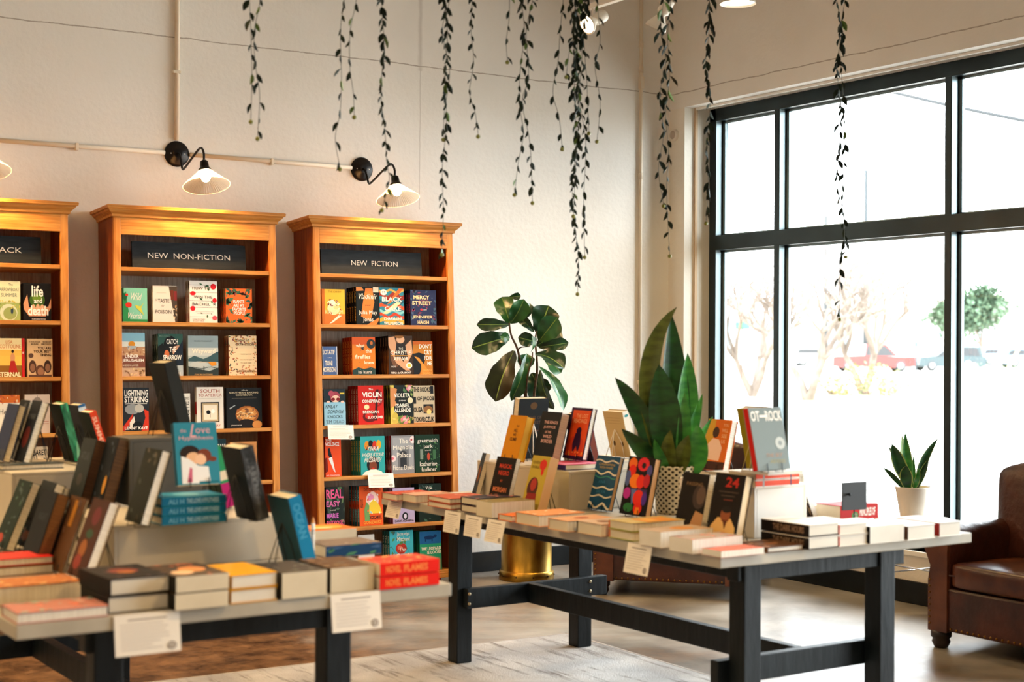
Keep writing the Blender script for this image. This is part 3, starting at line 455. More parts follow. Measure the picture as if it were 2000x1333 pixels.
S(K2, 2, 366.7, 425.5, 656, 1, 'misty grey novel-sized book titled Wayward', '#a8b3b0', '#7d8a86', [('r', 0, .7, 1, 1, '#93a3a5'), ('r', 0, .5, 1, .7, '#c4c8c0'), ('p', [(0, .42), (.2, .5), (.5, .42), (.7, .48), (.9, .58), (1, .6), (1, .34), (0, .36)], '#38545a'), ('p', [(0, 0), (1, 0), (1, .2), (.7, .12), (.4, .16), (0, .24)], '#2e3836'), ('e', .35, .28, .3, .08, '#b7bdb8'), ('r', .36, .335, .94, .35, '#c79a55'), ('p', [(.66, .34), (.78, .24), (.94, .26), (.92, .34)], '#d98a2a'), ('r', .5, .1, .53, .24, '#24302e'), ('w', .2, .015, .02, '#2e3836', 0), ('t', 'CHRIS MARONEY', .2, .85, .82, .88, '#4a5a5c'), ('T', 'Wayward', .12, .53, .9, .68, '#f2e6d0'), ('t', 'STORIES AND PHOTOGRAPHS', .2, .02, .8, .05, '#c9a86a')])
S(K2, 2, 446, 500.5, 656, 2, 'cream speckled book titled EATING TO EXTINCTION', '#e3c9a0', '#c9a97a', [('s', 60, .04, ['#3a4a2a', '#c0632a', '#8a2f1e', '#e0a23a', '#2a2a20'], 3, (0, 0, .3, 1)), ('s', 40, .04, ['#3a4a2a', '#c0632a', '#8a2f1e', '#e0a23a'], 4, (.25, .78, 1, 1)), ('s', 34, .035, ['#c0632a', '#8a2f1e', '#e0a23a'], 5, (.25, 0, 1, .26)), ('s', 20, .03, ['#3a4a2a', '#c0632a'], 6, (.88, .2, 1, .8)), ('T', 'EATING TO', .32, .85, .72, .9, '#5b4a36'), ('T', 'EXTINCTION', .26, .75, .9, .81, '#5b4a36'), ('t', 'THE WORLD’S RAREST FOODS', .42, .52, .8, .55, '#7b6a50'), ('t', 'AND WHY WE NEED', .4, .38, .82, .41, '#7b6a50'), ('t', 'TO SAVE THEM', .42, .3, .8, .33, '#7b6a50'), ('T', 'DAN SALADINO', .28, .08, .92, .14, '#6a5236')], [('s', 40, .3, ['#3a4a2a', '#c0632a', '#8a2f1e'], 6)])
S(K2, 3, 239.5, 290.5, 758, 1, 'dark book titled LIGHTNING STRIKING with red scarf figure', '#262a2e', '#1c1f22', [('e', .35, .5, .28, .12, '#8f9290'), ('p', [(0, .1), (.25, .3), (.4, .42), (.3, .2), (.1, .02), (0, 0)], '#c8361f'), ('p', [(.7, .0), (.98, 0), (.98, .45), (.8, .5), (.85, .3)], '#c8361f'), ('p', [(.25, .05), (.48, .12), (.42, .34), (.25, .2)], '#e6ddcc'), ('e', .62, .52, .18, .1, '#b9b4a8'), ('e', .55, .1, .2, .12, K_), ('T', 'LIGHTNING', .06, .81, .96, .95, W_), ('T', 'STRIKING', .06, .66, .96, .8, W_), ('r', .08, .625, .92, .635, W_), ('T', 'LENNY KAYE', .06, .03, .94, .1, W_)])
S(K2, 3, 333, 371, 769, 1, 'white book lettered CHANGING THE WORLD', '#ddd8cc', '#b9b3a5', [('t', 'CHANGING', .3, .82, .96, .9, K_), ('T', 'THE WORLD', .3, .68, .96, .77, K_), ('r', .1, .6, .96, .61, K_), ('T', 'ARTIST’S', .2, .4, .96, .55, K_), ('T', 'BOOK', .5, .22, .96, .34, K_), ('r', .1, .14, .96, .15, K_), ('r', .3, .08, .96, .09, K_)])
S(K2, 3, 383.4, 435.7, 756.5, 1, 'white book titled SOUTH TO AMERICA with a framed picture', '#dfd8cc', '#c9c0b0', [('t', 'SOUTH', .14, .86, .86, .95, '#a5473a'), ('t', 'TO AMERICA', .06, .77, .94, .84, '#a5473a'), ('r', .08, .73, .92, .735, '#a59a8a'), ('r', .16, .16, .84, .64, '#2b241f'), ('r', .2, .18, .8, .61, '#b8a27c'), ('r', .25, .22, .75, .57, '#e6dcc6'), ('e', .43, .4, .08, .05, K_), ('e', .6, .42, .07, .05, '#f4f0e6'), ('r', .5, .27, .51, .4, '#5a4a3a'), ('t', 'IMANI PERRY', .14, .05, .88, .1, '#a5473a')], [('r', 0, .35, 1, .65, '#a02018')])
S(K2, 3, 441.7, 510.5, 758, 1, 'black cookbook titled SOUTHERN BAKING with a pie', '#16191b', '#0f1112', [('e', .58, .33, .33, .22, '#9c5c28'), ('e', .6, .34, .26, .17, '#c98a48'), ('s', 40, .07, ['#dba563', '#8a4e20', '#eac48a', '#6e3c1a'], 7, (.3, .2, .86, .5)), ('e', .55, .12, .24, .1, '#1c1410'), ('e', .86, .08, .14, .1, '#c98a48'), ('p', [(.08, .5), (.24, .58), (.25, .56), (.09, .47)], '#9aa2a4'), ('t', 'the', .42, .93, .6, .96, W_), ('t', 'SOUTHERN BAKING', .08, .86, .9, .9, '#d9c8a5'), ('t', 'COOKBOOK', .26, .8, .74, .84, '#d9c8a5'), ('r', .15, .74, .85, .745, '#7a7060'), ('t', 'JENN DAVIS', .12, .05, .42, .08, W_)])
S(K2, 4, 396, 441, 858, 1, 'dark teal book lettered ALE and ON behind the table display', '#1c3036', '#142226', [('t', 'THE TALE', .3, .78, .97, .88, W_), ('t', 'ON', .7, .62, .97, .72, W_)])
S(K2, 4, 449, 501, 863.5, 1, 'apricot-topped book behind the black table book', '#c98a52', '#a5642f', [('r', .1, .3, .9, .6, '#e3bf8f')])
# -- case at the left edge
S(K1, 1, -12, 39, 549, 1, 'pale green novel titled The Narrowboat Summer', '#d6d2a8', '#b8b48a', [('r', 0, 0, 1, .45, '#9aa860'), ('e', .55, .2, .34, .22, '#c9cfae'), ('e', .6, .18, .26, .16, '#8f9a5a'), ('e', .68, .25, .05, .09, '#2a3a4a'), ('t', 'The', .55, .88, .72, .94, '#5a6a6a'), ('t', 'NARROWBOAT', .12, .74, .96, .83, '#6a7a74'), ('t', 'SUMMER', .26, .6, .88, .69, '#6a7a74'), ('s', 20, .05, ['#7a8a3a', '#c9b84a'], 3, (0, .3, 1, .5))])
S(K1, 1, 45, 99, 553.7, 2, 'black novel titled life and death with hands', '#15120f', '#0f0d0b', [('e', .5, .55, .28, .2, '#3c5a1c'), ('e', .5, .6, .18, .1, '#6c8a2c'), ('p', [(.0, .45), (.14, .7), (.2, .35), (.9, .38), (1, .6), (1, .35), (.8, .12), (.2, .12), (.02, .3)], '#c98f68'), ('e', .36, .34, .07, .1, '#dba781'), ('e', .52, .35, .07, .1, '#dba781'), ('e', .68, .34, .07, .1, '#dba781'), ('T', 'life', .3, .64, .72, .94, W_), ('T', 'and', .38, .47, .68, .6, W_), ('T', 'death', .16, .14, .9, .4, W_), ('t', 'STEPHENIE MEYER', .3, .03, .8, .06, W_)])
S(K1, 2, -10, 41.5, 661, 1, 'golden sunset novel titled ETERNAL', '#dfae4a', '#b8271e', [('r', 0, 0, 1, .3, '#8a5a1e'), ('r', 0, .3, 1, .55, '#e2b54c'), ('r', 0, .7, 1, 1, '#e9cf95'), ('e', .66, .5, .09, .12, '#c98a5a'), ('p', [(.58, .42), (.74, .42), (.86, .12), (.5, .12)], '#a8271e'), ('e', .66, .66, .05, .04, '#2a1a12'), ('t', 'LISA', .4, .86, .66, .95, '#c9622f'), ('t', 'SCOTTOLINE', .1, .74, .97, .84, '#c9622f'), ('T', 'ETERNAL', .1, .01, .97, .13, '#f2e2b0'), ('r', .0, .03, .05, .06, '#8a5a1e')])
S(K1, 2, 42.5, 47.5, 661, 1, 'thin red book edge beside the sunset novel', '#c1241f', '#a01c18', [('t', 'E', .2, .6, .8, .65, W_)], t=.02)
S(K1, 2, 53, 102, 662, 1, 'tan book titled YOU ARE YOUR BEST THING', '#d0a878', '#a8845a', [('e', .2, .27, .15, .17, '#4a2f22'), ('e', .5, .16, .19, .16, '#5f3d2a'), ('e', .8, .27, .15, .17, '#3f291e'), ('e', .2, .24, .1, .11, '#8a5f43'), ('e', .52, .14, .13, .11, '#9a6b4a'), ('e', .8, .24, .1, .11, '#8a5f43'), ('r', .04, 0, .96, .06, '#5a3f30'), ('t', 'TARANA   BRENÉ', .06, .9, .94, .94, '#3a2a22'), ('t', 'BURKE    BROWN', .14, .84, .94, .88, '#3a2a22'), ('T', 'YOU ARE', .4, .72, .94, .79, '#3a2a22'), ('T', 'YOUR BEST', .24, .63, .94, .7, '#3a2a22'), ('T', 'THING', .5, .54, .94, .61, '#3a2a22'), ('e', .14, .56, .1, .06, '#5a3f30')])
S(K1, 3, -12, 38, 772, 1, 'white novel with an orange leafy top', '#e6d8c2', '#c9b79a', [('r', 0, .8, 1, 1, '#c9662a'), ('s', 20, .06, ['#e9c9a0', '#a5421e'], 4, (0, .78, 1, 1)), ('t', 'Heart', .2, .5, .8, .64, '#3a2a22')])
S(K1, 3, 48, 97, 771, 1, 'grey-pink book with a faint capitol dome', '#cdb8a5', '#a8937e', [('r', .3, .74, .7, .86, '#8c7c6e'), ('e', .5, .87, .14, .06, '#8c7c6e'), ('r', .49, .92, .51, .98, '#8c7c6e'), ('t', 'The American', .12, .7, .9, .8, '#4a3a30'), ('t', 'Experiment', .2, .58, .84, .67, '#4a3a30'), ('t', 'T', .8, .5, .88, .56, '#b02a20'), ('r', .3, .3, .95, .31, '#a5473a'), ('r', .3, .24, .95, .25, '#a5473a')])
S(K1, 4, 44, 93, 873, 1, 'beige book lettered MARGARET ATWOOD', '#c9b495', '#a08b6c', [('T', 'MARGARET', .02, .8, .94, .93, K_), ('T', 'ATWOOD', .14, .6, .94, .74, K_)])
S(K1, 5, 40, 88, 985, 1, 'brown paperback low in the left bookcase', '#7a4a2a', '#5a341c', [('T', 'WEST', .2, .6, .8, .8, W_)])
# shelf talkers: little printed cards hanging over a shelf edge
CARD = mat('#ebe4da', .7); INK = mat('#8d8078', .8)
def card_mesh(w, h, seed, seal=True, T=None):
    mb = MB(); mb.box(0, w, 0, .0012, 0, h, CARD, T)
    R = random.Random(seed); els = [('r', .2, .84, .8, .87, '#8d8078')]
    for i in range(8): els.append(('r', .08, .74-.085*i, .08+R.uniform(.6, .84)*(1 if i < 6 else .8), .752-.085*i, '#9d9088'))
    if seal: els += [('e', .86, .16, .07, .1, '#7b6d65'), ('e', .86, .16, .045, .065, '#d8d0c6'), ('e', .86, .16, .025, .035, '#7b6d65')]
    art(mb, els, w, h, y=-.0004, step=.0001, T=T, rough=.8)
    return mb
for (xa, ya, xb, yb, lab) in ((640, 831, 690, 855, 'small printed card hanging below the blue FINLAY DONOVAN novel'), (718, 926, 768, 952, 'small printed card hanging below the teal YINKA novel')):
    a = case_px(K3, xa, ya, -.006); b = case_px(K3, xb, ya, -.006); h = .085
    o = card_mesh(b.x-a.x, h, int(xa)).build('shelf_card'); mb = None
    o.matrix_world = K3[1]@T3((a.x, -.003, a.z+.002))@Matrix.Rotation(math.radians(-14 if xa > 700 else -10), 4, 'X')@Matrix.Rotation(math.radians(2), 4, 'Y')@T3((0, -.002, -h))
    tag(o, lab, 'card')
# ------------------------------------------------------------------ risers on the tables
RIS = noisy('riser_laminate', '#b6aa96', '#c4b9a6', nscale=2, rough=.5)
RISD = noisy('shade_grey_riser', '#48443c', '#565148', nscale=2, rough=.6)  # dark grey with the shade on the upper riser put into the colour
def riser(px, py, z0, w, d, h, rot, m_, label, top=False):
    p = atz(px, py, z0+(h if top else 0)) if px > 9 else Vector((px, py, z0)); p.z = z0
    e = empty('display_riser', T3(p+Vector((0, 0, .0008)))@Rz(rot), label, 'display riser')
    m = MB(); m.box(.0, w, 0, d, h-.012, h, m_); m.build('top_panel', e, bevel=.002)
    m = MB(); m.box(0, .012, 0, d, 0, h-.0122, m_); m.box(w-.012, w, 0, d, 0, h-.0122, m_); m.box(.0122, w-.0122, 0, .012, 0, h-.0122, m_); m.box(.0122, w-.0122, d-.012, d, 0, h-.0122, m_)
    m.build('side_panel', e, bevel=.002)
    return p
R1, R2 = 1.3, 1.6
riser(222, 1118, TZ, .555, .50, .14, R1, RIS, 'long cream riser in the middle of the left table, under the blue stack')
RTOP = TZ+.1408
riser(252, 990, RTOP, .30, .19, .23, R1, RISD, 'grey upper riser standing on the long cream riser')
R2TOP = RTOP+.2308
riser(1.615, 5.60, TZ, .25, .42, .24, R1, RIS, 'cream riser at the far end of the left table, under the leaning green book')
riser(23, 925, TZ, .285, .66, .24, R1, RIS, 'small cream riser at the back left of the left table', top=True)
R3TOP = TZ+.2408
riser(126, 1004, TZ, .150, .20, .13, R1, RISD, 'low grey riser under the slanted black book row', top=True)
R4TOP = TZ+.1308
riser(1111, 999, TZ, .318, .72, .165, R2, RIS, 'cream riser behind the blue wave-patterned book')
R5TOP = TZ+.1658
riser(1473, 1053, TZ, .262, .42, .19, R2, mat('#e4ddd2', .5), 'pale riser under the coral-spined books')
R6TOP = TZ+.1908
riser(3.925, 4.44, TZ, .24, .30, .19, R2, RIS, 'cream riser under the olive-gold book, behind the pale riser')
riser(4.03, 5.60, TZ, .33, .34, .165, R2, RIS, 'cream riser under the tan back-turned book')
# ------------------------------------------------------------------ books standing on easels
WIRE = mat('#16181a', .35, .8); WIREW = mat('#e9e6df', .4)
DIR = {'-X': 180, '-Y': 270, '+X': 0, '+Y': 90}
def stand(px, py, z, face, lean, desc, col, els, spine, w=.152, h=.230, t=.028, hard=True, sels=(), back=None, bels=None, rot=1.5, easel=True, wire=None, page=None, yaw=0, group=None):
    a = math.radians(DIR[face]+rot+yaw); n = Vector((math.cos(a), math.sin(a), 0)); L = math.radians(lean)
    f = -n; u = Vector((f.y, -f.x, 0)); y = -(n*math.cos(L)+Vector((0, 0, 1))*math.sin(L)); v = u.cross(y)
    P = atz(px, py, z); P.z = z+(.0045 if easel else .001)
    R = frame(u, y, v, (0, 0, 0)); R3 = R.to_3x3()
    if face[0] == '-': O = P+Vector((0, 0, t*math.sin(L)))
    else: O = P-R3@Vector((w, t, 0))
    e = empty('book', T3(O)@R, desc, 'book', group)
    book_parts(w, h, t, col, els, spine, sels, back or col, e, hard, bels, page)
    if easel:
        m = MB(); wr = .0016; T = T3(O)@R; W = wire or WIRE; base = z+.0018
        A = T@Vector((w/2, t+.006, h*.62)); bd = -n
        for sx in (.28, .72):
            q = T@Vector((w*sx, t+.0045, .002)); q.z = max(q.z, base)
            fr_ = T@Vector((w*sx, -.0045, -.002)); fr_.z = base; up_ = T@Vector((w*sx, -.005, .022))
            b0 = T@Vector((w*sx, t+.0045, 0)); b0.z = base
            m.tube([up_, fr_, b0, T@Vector((w*sx, t+.0055, h*.35)), A], wr, W, 6)
            g = A+bd*(.025+h*.05)+u*((sx-.5)*w*.7); g.z = base
            m.tube([A, g], wr, W, 6)
        o = m.build('book_easel'); tag(o, 'wire easel holding the '+(desc if len(desc.split()) <= 12 else desc.split(',')[0] if ',' in desc and len(desc.split(',')[0].split()) > 3 else ' '.join(desc.split()[:12])), 'easel', 'wire easels under the leaning books')
    return e
def txt(*rows): return [('T', s, a, b, c, d, col) for s, a, b, c, d, col in rows]
# left table, front row leaning to the right
stand(-14, 1073, TZ, '-X', 22, 'dark green book, far left of the front leaning row', '#12231a', [('s', 12, .08, ['#2f5a35', '#1d3a28'], 2), ('e', .3, .12, .2, .08, '#a8361c')], '#12231a', w=.155, h=.235, t=.030)
stand(33, 1074, TZ, '-X', 22, 'slate book with an ember-red foot, second in front row', '#23282c', [('e', .3, .16, .2, .08, '#c9521c'), ('s', 8, .06, ['#c9521c', '#4a5a3a'], 5, (0, 0, .8, .25)), ('t', 'RIVER', .3, .7, .8, .8, '#7a7f80')], '#1c2022', w=.152, h=.232, t=.034)
stand(38, 1106, TZ, '-X', 18, 'plain black book, third in the front leaning row', '#0e1113', [('t', 'NIGHT', .3, .6, .8, .7, '#2b3033')], '#0e1113', w=.155, h=.232, t=.040, page=noisy('tan_pages', '#7c5434', '#93673f', scale=(1, 1, 160), nscale=3, rough=.9))
stand(91, 1114, TZ, '-X', 19, 'brown book with a gold streak, fourth in front row', '#5b3c25', [('r', .4, .6, .6, .95, '#b0762c'), ('s', 8, .1, ['#6f4a2c', '#3f2a1a'], 3)], '#3a2818', w=.150, h=.232, t=.010)
stand(130, 1130, TZ, '-X', 20, 'reddish patterned book with white pages, last in front row', '#4a2a1e', [('e', .55, .78, .22, .12, '#6a2020'), ('e', .5, .55, .2, .06, '#2a4a2e'), ('e', .4, .35, .2, .12, '#9a5a24'), ('e', .35, .18, .2, .1, '#8a3020')], '#2a1a14', w=.150, h=.235, t=.032, page=PAGEW)
# left table, middle row on the low grey riser
stand(131, 985, R4TOP, '-X', 15, 'tall slate book on the low riser, farthest from camera', '#2a2f31', [('t', 'ATLAS', .2, .66, .8, .78, '#4a4f50'), ('e', .5, .35, .2, .1, '#3a3632')], '#1d2123', w=.140, h=.225, t=.045, page=noisy('brown_pages', '#5a4030', '#74523a', scale=(1, 1, 160), nscale=3, rough=.9))
stand(175, 992, R4TOP, '-X', 15, 'near-black book on the low riser, second of the middle row', '#101418', [('s', 6, .1, ['#1c2530'], 3), ('e', .8, .3, .12, .14, '#c98a2a')], '#0c0f12', w=.120, h=.235, t=.045, page=noisy('umber_pages', '#4a3626', '#6a4c33', scale=(1, 1, 160), nscale=3, rough=.9))
stand(243, 1025, RTOP, '-X', 17, 'dark olive book with pale pages on the cream riser', '#23261f', [('s', 10, .08, ['#3a3e2c', '#5a4a2a'], 3)], '#1a1c18', w=.140, h=.232, t=.030, page=PAGEW)
stand(72, 1058, TZ, '-X', 14, 'small red-figured book behind the front leaning row', '#6a5a48', [('e', .5, .7, .25, .2, '#8f2c2a'), ('e', .5, .35, .16, .15, '#7a2a3a')], '#4a3a2c', w=.13, h=.19, t=.028, page=PAGEW)
# left table, back row on the small cream riser
stand(-16, 903, R3TOP, '-X', 16, 'blue-covered book at the left edge of the back row', '#26304f', [('r', 0, 0, 1, .2, '#1a2238')], '#1c2440', w=.15, h=.22, t=.028)
stand(6, 899, R3TOP, '-X', 17, 'black book with cream pages, middle of the back row', '#15181c', [('s', 8, .08, ['#3a2a2a', '#223024'], 3)], '#15181c', w=.12, h=.232, t=.026)
stand(27, 906, R3TOP, '-X', 17, 'dark book with a red emblem, right of the back row', '#191d24', [('e', .5, .4, .3, .18, '#5a1f1c'), ('t', 'EMBER', .2, .7, .85, .78, '#5a6064')], '#15181c', w=.12, h=.235, t=.030)
stand(124, 900, R3TOP, '+X', 15, 'green-spined book leaning away at the back of the left table', '#1f8a55', [], '#1f8a55', w=.14, h=.225, t=.030, back='#0e1a14', sels=[('s', 24, .4, ['#57c08a', '#156a40', '#8fd0a0'], 5)])
stand(158, 894, R3TOP, '+X', 15, 'blue and white book leaning away behind the green-spined one', '#2c5f93', [], '#2c5f93', w=.13, h=.215, t=.030, back='#1b2430', sels=[('r', 0, .75, 1, .95, '#c9d4dc')])
stand(181, 899, R3TOP, '+X', 18, 'red-spined book leaning away beside the bookcase', '#d2401f', [], '#d2401f', w=.135, h=.195, t=.030, back='#1a1f1c', sels=[('S', 'SUMMER', .2, .9, '#f0b090')])
# left table, centre
stand(322, 848, R2TOP, '+X', 14, 'tall black book on the topmost shade-grey riser', '#181a19', [], '#2c2d2a', w=.155, h=.26, t=.045, back='#0e0f0f')
stand(462, 1013, RTOP, '+X', 14, 'black grey-spined book on the right end of the cream riser', '#1a1c1d', [], '#44474a', w=.155, h=.235, t=.045, back='#0c0d0d', sels=[('s', 30, .3, ['#5a5d60', '#2f3234'], 3), ('S', 'DARKNESS', .2, .85, '#6a6d70')])
stand(414, 990, RTOP, '+X', 13, 'green and magenta spined book behind the teal couple book', '#2a8a5a', [], '#2a8a5a', w=.12, h=.21, t=.03, back='#2a3a34', sels=[('r', 0, 0, 1, .4, '#b0206a'), ('r', 0, .45, 1, .6, '#d9c9b0')])
stand(553, 1101, TZ, '+X', 15, 'bright blue-spined book leaning at the end of cream riser', '#1779a8', [], '#1779a8', w=.155, h=.225, t=.045, back='#214550', sels=[('S', 'OCEAN', .4, .9, '#2f93c0')])
# blue stack with the teal book on it
def flat(px, py, z, phi, n, desc, col, w=.155, h=.23, t=.03, spine=None, els=(), sels=(), page=None, hard=True, rot=1.5, back=None, P=None, jit=2.0, per=None):
    """pile of n lying books; the pixel marks the near left bottom corner of the pile"""
    R = random.Random(desc); P = Vector(P) if P else atz(px, py, z); P.z = z
    A = Rz(rot)
    cx, cy = ((w/2, h/2) if phi == 0 else (h/2, w/2))
    ctr = T3(P)@A@T3((cx, cy, 0)); first = None; out = []
    for k in range(n):
        c = col if per is None else per[k % len(per)][0]
        tk = t if per is None or len(per[k % len(per)]) < 3 else per[k % len(per)][2]
        zz = sum((t if per is None or len(per[j % len(per)]) < 3 else per[j % len(per)][2])+.0024 for j in range(k))+.0008
        M = ctr@Rz(phi+R.uniform(-jit, jit)*(.4 if k == 0 else 1))@T3((-w/2, -h/2, zz+tk))@Matrix(((1, 0, 0, 0), (0, 0, 1, 0), (0, -1, 0, 0), (0, 0, 0, 1)))
        if first is None or per is not None:
            e = empty('book'); sp = spine or c
            if per is not None: sp = per[k % len(per)][1]
            ee = els if (per is None or k == n-1) else ()
            book_parts(w, h, tk, c, list(ee), sp, sels, back or c, e, hard, None, page); first = e
        else: e = copy_tree(first)
        e.matrix_world = M; out.append(e)
        pos = '' if n == 1 else (', top of its pile' if k == n-1 else (', bottom of its pile' if k == 0 else (', middle of its pile' if n == 3 else f', {ORD[k]} from the bottom of its pile')))
        tag(e, desc+pos, 'book', ('pile of '+desc) if n > 1 else None)
    return out
BL = [('r', .05, .05, .95, .95, '#2a87a8'), ('e', .5, .5, .3, .2, '#6fb3c8')]
flat(316, 1028, RTOP, 90, 3, 'teal-blue novel with its spine to the front', '#1f7d9f', spine='#14688f', h=.21, w=.150, t=.0265, els=BL, sels=[('S', 'THE LOVE HYPOTHESIS', .12, .62, '#8fb9d0'), ('S', 'ALI H', .66, .9, '#5fa0c0')], jit=.6)
stand(348, 955, RTOP+.083, '-Y', 13, 'teal novel with an illustrated couple on its cover', '#2f8296', [('t', 'the', .14, .84, .28, .9, '#e6a9ac'), ('i', 'L', .36, .76, .5, .97, '#e6a9ac'), ('t', 'ove', .5, .82, .84, .9, '#e6a9ac'), ('t', 'Hypothesis', .1, .7, .9, .78, '#e6a9ac'), ('e', .33, .5, .24, .13, '#2a1c17'), ('e', .4, .42, .17, .1, '#e9b48a'), ('e', .66, .46, .17, .11, '#7a3a24'), ('e', .57, .4, .13, .09, '#edbd98'), ('e', .85, .4, .1, .04, '#7a3a24'), ('p', [(.1, .02), (.12, .46), (.28, .42), (.5, .3), (.74, .28), (.76, .05), (.6, .02)], '#ebe7e4'), ('p', [(.22, .04), (.34, .04), (.36, .26), (.3, .28)], '#c9637c'), ('r', .5, .02, .95, .05, '#1f6a7c')], '#1a4a60', w=.148, h=.208, t=.024, hard=False)
# things lying behind on the small riser and the low riser
flat(4, 920, R3TOP, -90, 1, 'dark flat book under the back row on the small riser', '#2b3638', w=.10, h=.22, t=.018)
flat(-60, 940, TZ, 0, 2, 'brown flat book beside the small riser', '#7a4a2c', w=.15, h=.22, t=.03)
# left table, front edge piles
OR1 = [('s', 18, .1, ['#e06a4a', '#6aa59a', '#e9b0a0', '#3f6a68'], 5)]
flat(34, 1222, TZ, -90, 1, 'low paperback with a coral and teal cover at the near left corner', '#b5746a', els=OR1, t=.028, w=.15, h=.23, page=PAGEW, spine='#7a3f38')
flat(-14, 1187, TZ, -90, 1, 'thick pale-paged book with an orange cover at the left edge', '#b0662e', els=[('s', 20, .1, ['#d98a3a', '#7a3f22', '#e0a860'], 4)], t=.050, w=.15, h=.235, P=None)
flat(-52, 1133, TZ, -90, 2, 'red-topped flat book at the left edge of the table', '#c02018', t=.024, w=.15, h=.235, per=[('#8a5a34', '#6a4426', .028), ('#c9201a', '#8a1814', .022)])
flat(212, 1201, TZ, 0, 2, 'black-jacketed hardback with cream page edges', '#1d1716', t=.043, w=.163, h=.235, els=[('e', .5, .55, .25, .18, '#7a2a1c'), ('e', .5, .45, .15, .1, '#a8602a'), ('s', 10, .08, ['#5a2018', '#3a2a20'], 3)], page=PAGEW, spine='#0f0d0d')
flat(342, 1195, TZ, 0, 2, 'thick cream paperback with an orange-black cover', '#4a3a2c', t=.043, w=.148, h=.225, els=[('e', .6, .5, .25, .2, '#d98a4a'), ('e', .3, .3, .2, .15, '#e0b48a'), ('s', 12, .08, ['#1c1a18', '#c9602a'], 3)], hard=False, spine='#14110f')
flat(449, 1182, TZ, 0, 2, 'yellow-jacketed hardback with white page edges', '#d89a12', t=.037, w=.136, h=.215, els=[('t', 'TROUBLE', .2, .6, .8, .72, '#c08410'), ('r', .25, .35, .75, .37, '#c98a10')], page=PAGEW, spine='#8a5a10')
flat(550, 1173, TZ, 0, 1, 'thick cream-paged book with a charcoal cover', '#3a3530', t=.072, w=.136, h=.215, els=[('s', 16, .1, ['#5a5248', '#2a2a2c', '#6a6a5c'], 4)], hard=False, page=PAGE)
flat(646, 1161, TZ, 0, 1, 'thick cream-paged book with a brown mottled cover', '#5a3f28', t=.070, w=.137, h=.21, els=[('s', 18, .12, ['#7a5228', '#3a2a20', '#8a6a3a'], 8)], hard=False, page=PAGE, spine='#1c1612')
flat(741, 1154, TZ, 90, 2, 'bright red paperback with its spine to the front', '#d92a12', t=.036, w=.135, h=.198, els=[('s', 22, .12, ['#f07a1c', '#e8501a', '#f5a03a'], 4)], spine='#e01c0c', sels=[('S', 'FLAMES', .2, .6, '#f0802a'), ('S', 'NOVEL', .65, .9, '#f0802a')], hard=False)
flat(636, 1092, TZ, 90, 1, 'navy-spined hardback lying behind the brown mottled book', '#7a6a60', t=.040, w=.15, h=.205, spine='#173a5e', els=[('s', 14, .1, ['#8a7a6c', '#6a5c54'], 3)], sels=[('s', 8, .2, ['#3a7a4a', '#27507a'], 3)])
flat(592, 1062, TZ, 0, 1, 'orange and yellow covered book at the rear of the left table', '#e0701c', t=.040, w=.21, h=.16, els=[('e', .6, .5, .3, .3, '#f0a82c'), ('e', .5, .4, .2, .12, '#f3d9a0')], hard=False)
p = atz(611, 1094, TZ+.0008)
m = MB(); m.lathe([(.0001, 0), (.006, 0), (.006, .118), (.0001, .135)], mat('#e9e2d6', .5), 12); m.lathe([(.0063, .093), (.0063, .096)], mat('#6a5a4c', .5), 12); m.lathe([(.0064, .0855), (.0064, .0875)], mat('#6a5a4c', .5), 12)
e = empty('pencil', T3(p), 'white pencil with an orange tip standing upright behind the cream books', 'pencil'); m.build('barrel', e)
m = MB(); m.lathe([(.0062, .1185), (.0035, .130), (.0001, .139)], mat('#d98a2a', .5), 12); m.build('tip', e)
# price and review cards hung over the table edges
def edge_card(px, py, z, w, h, rot, tilt, label, seed):
    P = atz(px, py, z); a = math.radians(rot)
    M = T3(P)@Rz(rot)@Matrix.Rotation(math.radians(-tilt), 4, 'X')@T3((0, -.0022, -h))
    o = card_mesh(w, h, seed).build('review_card'); o.matrix_world = M; return tag(o, label, 'card')
edge_card(222, 1204, TZ+.0, .175, .105, 1.3, 8, 'white review card under the black-jacketed books, hanging from the table edge', 3)
edge_card(645, 1163, TZ+.0, .155, .105, 1.3, 8, 'white review card under the thick brown mottled book', 4)
# right table cards hang on the long edge, facing -X
def side_card(px, py, w, h, label, seed, tilt=8):
    P = atz(px, py, TZ-.002); M = T3(P+Vector((-.002, 0, 0)))@Rz(-90+1.6)@Matrix.Rotation(math.radians(-tilt), 4, 'X')@T3((0, -.003, -h))
    o = card_mesh(w, h, seed).build('review_card'); o.matrix_world = M; return tag(o, label, 'card')
side_card(762, 974, .125, .085, 'tan-lit review card nearest the far corner of the right table', 5, 16)
side_card(872, 997, .125, .09, 'review card under the double dark-jacketed pile on the right table', 6)
side_card(912, 1006, .125, .085, 'middle card of the three hanging close together', 7)
side_card(956, 1014, .125, .09, 'third of the three close-hanging cards, nearest the near corner', 8, 14)
side_card(1229, 1060, .135, .105, 'review card hanging alone near the near corner of the right table', 9, 12)
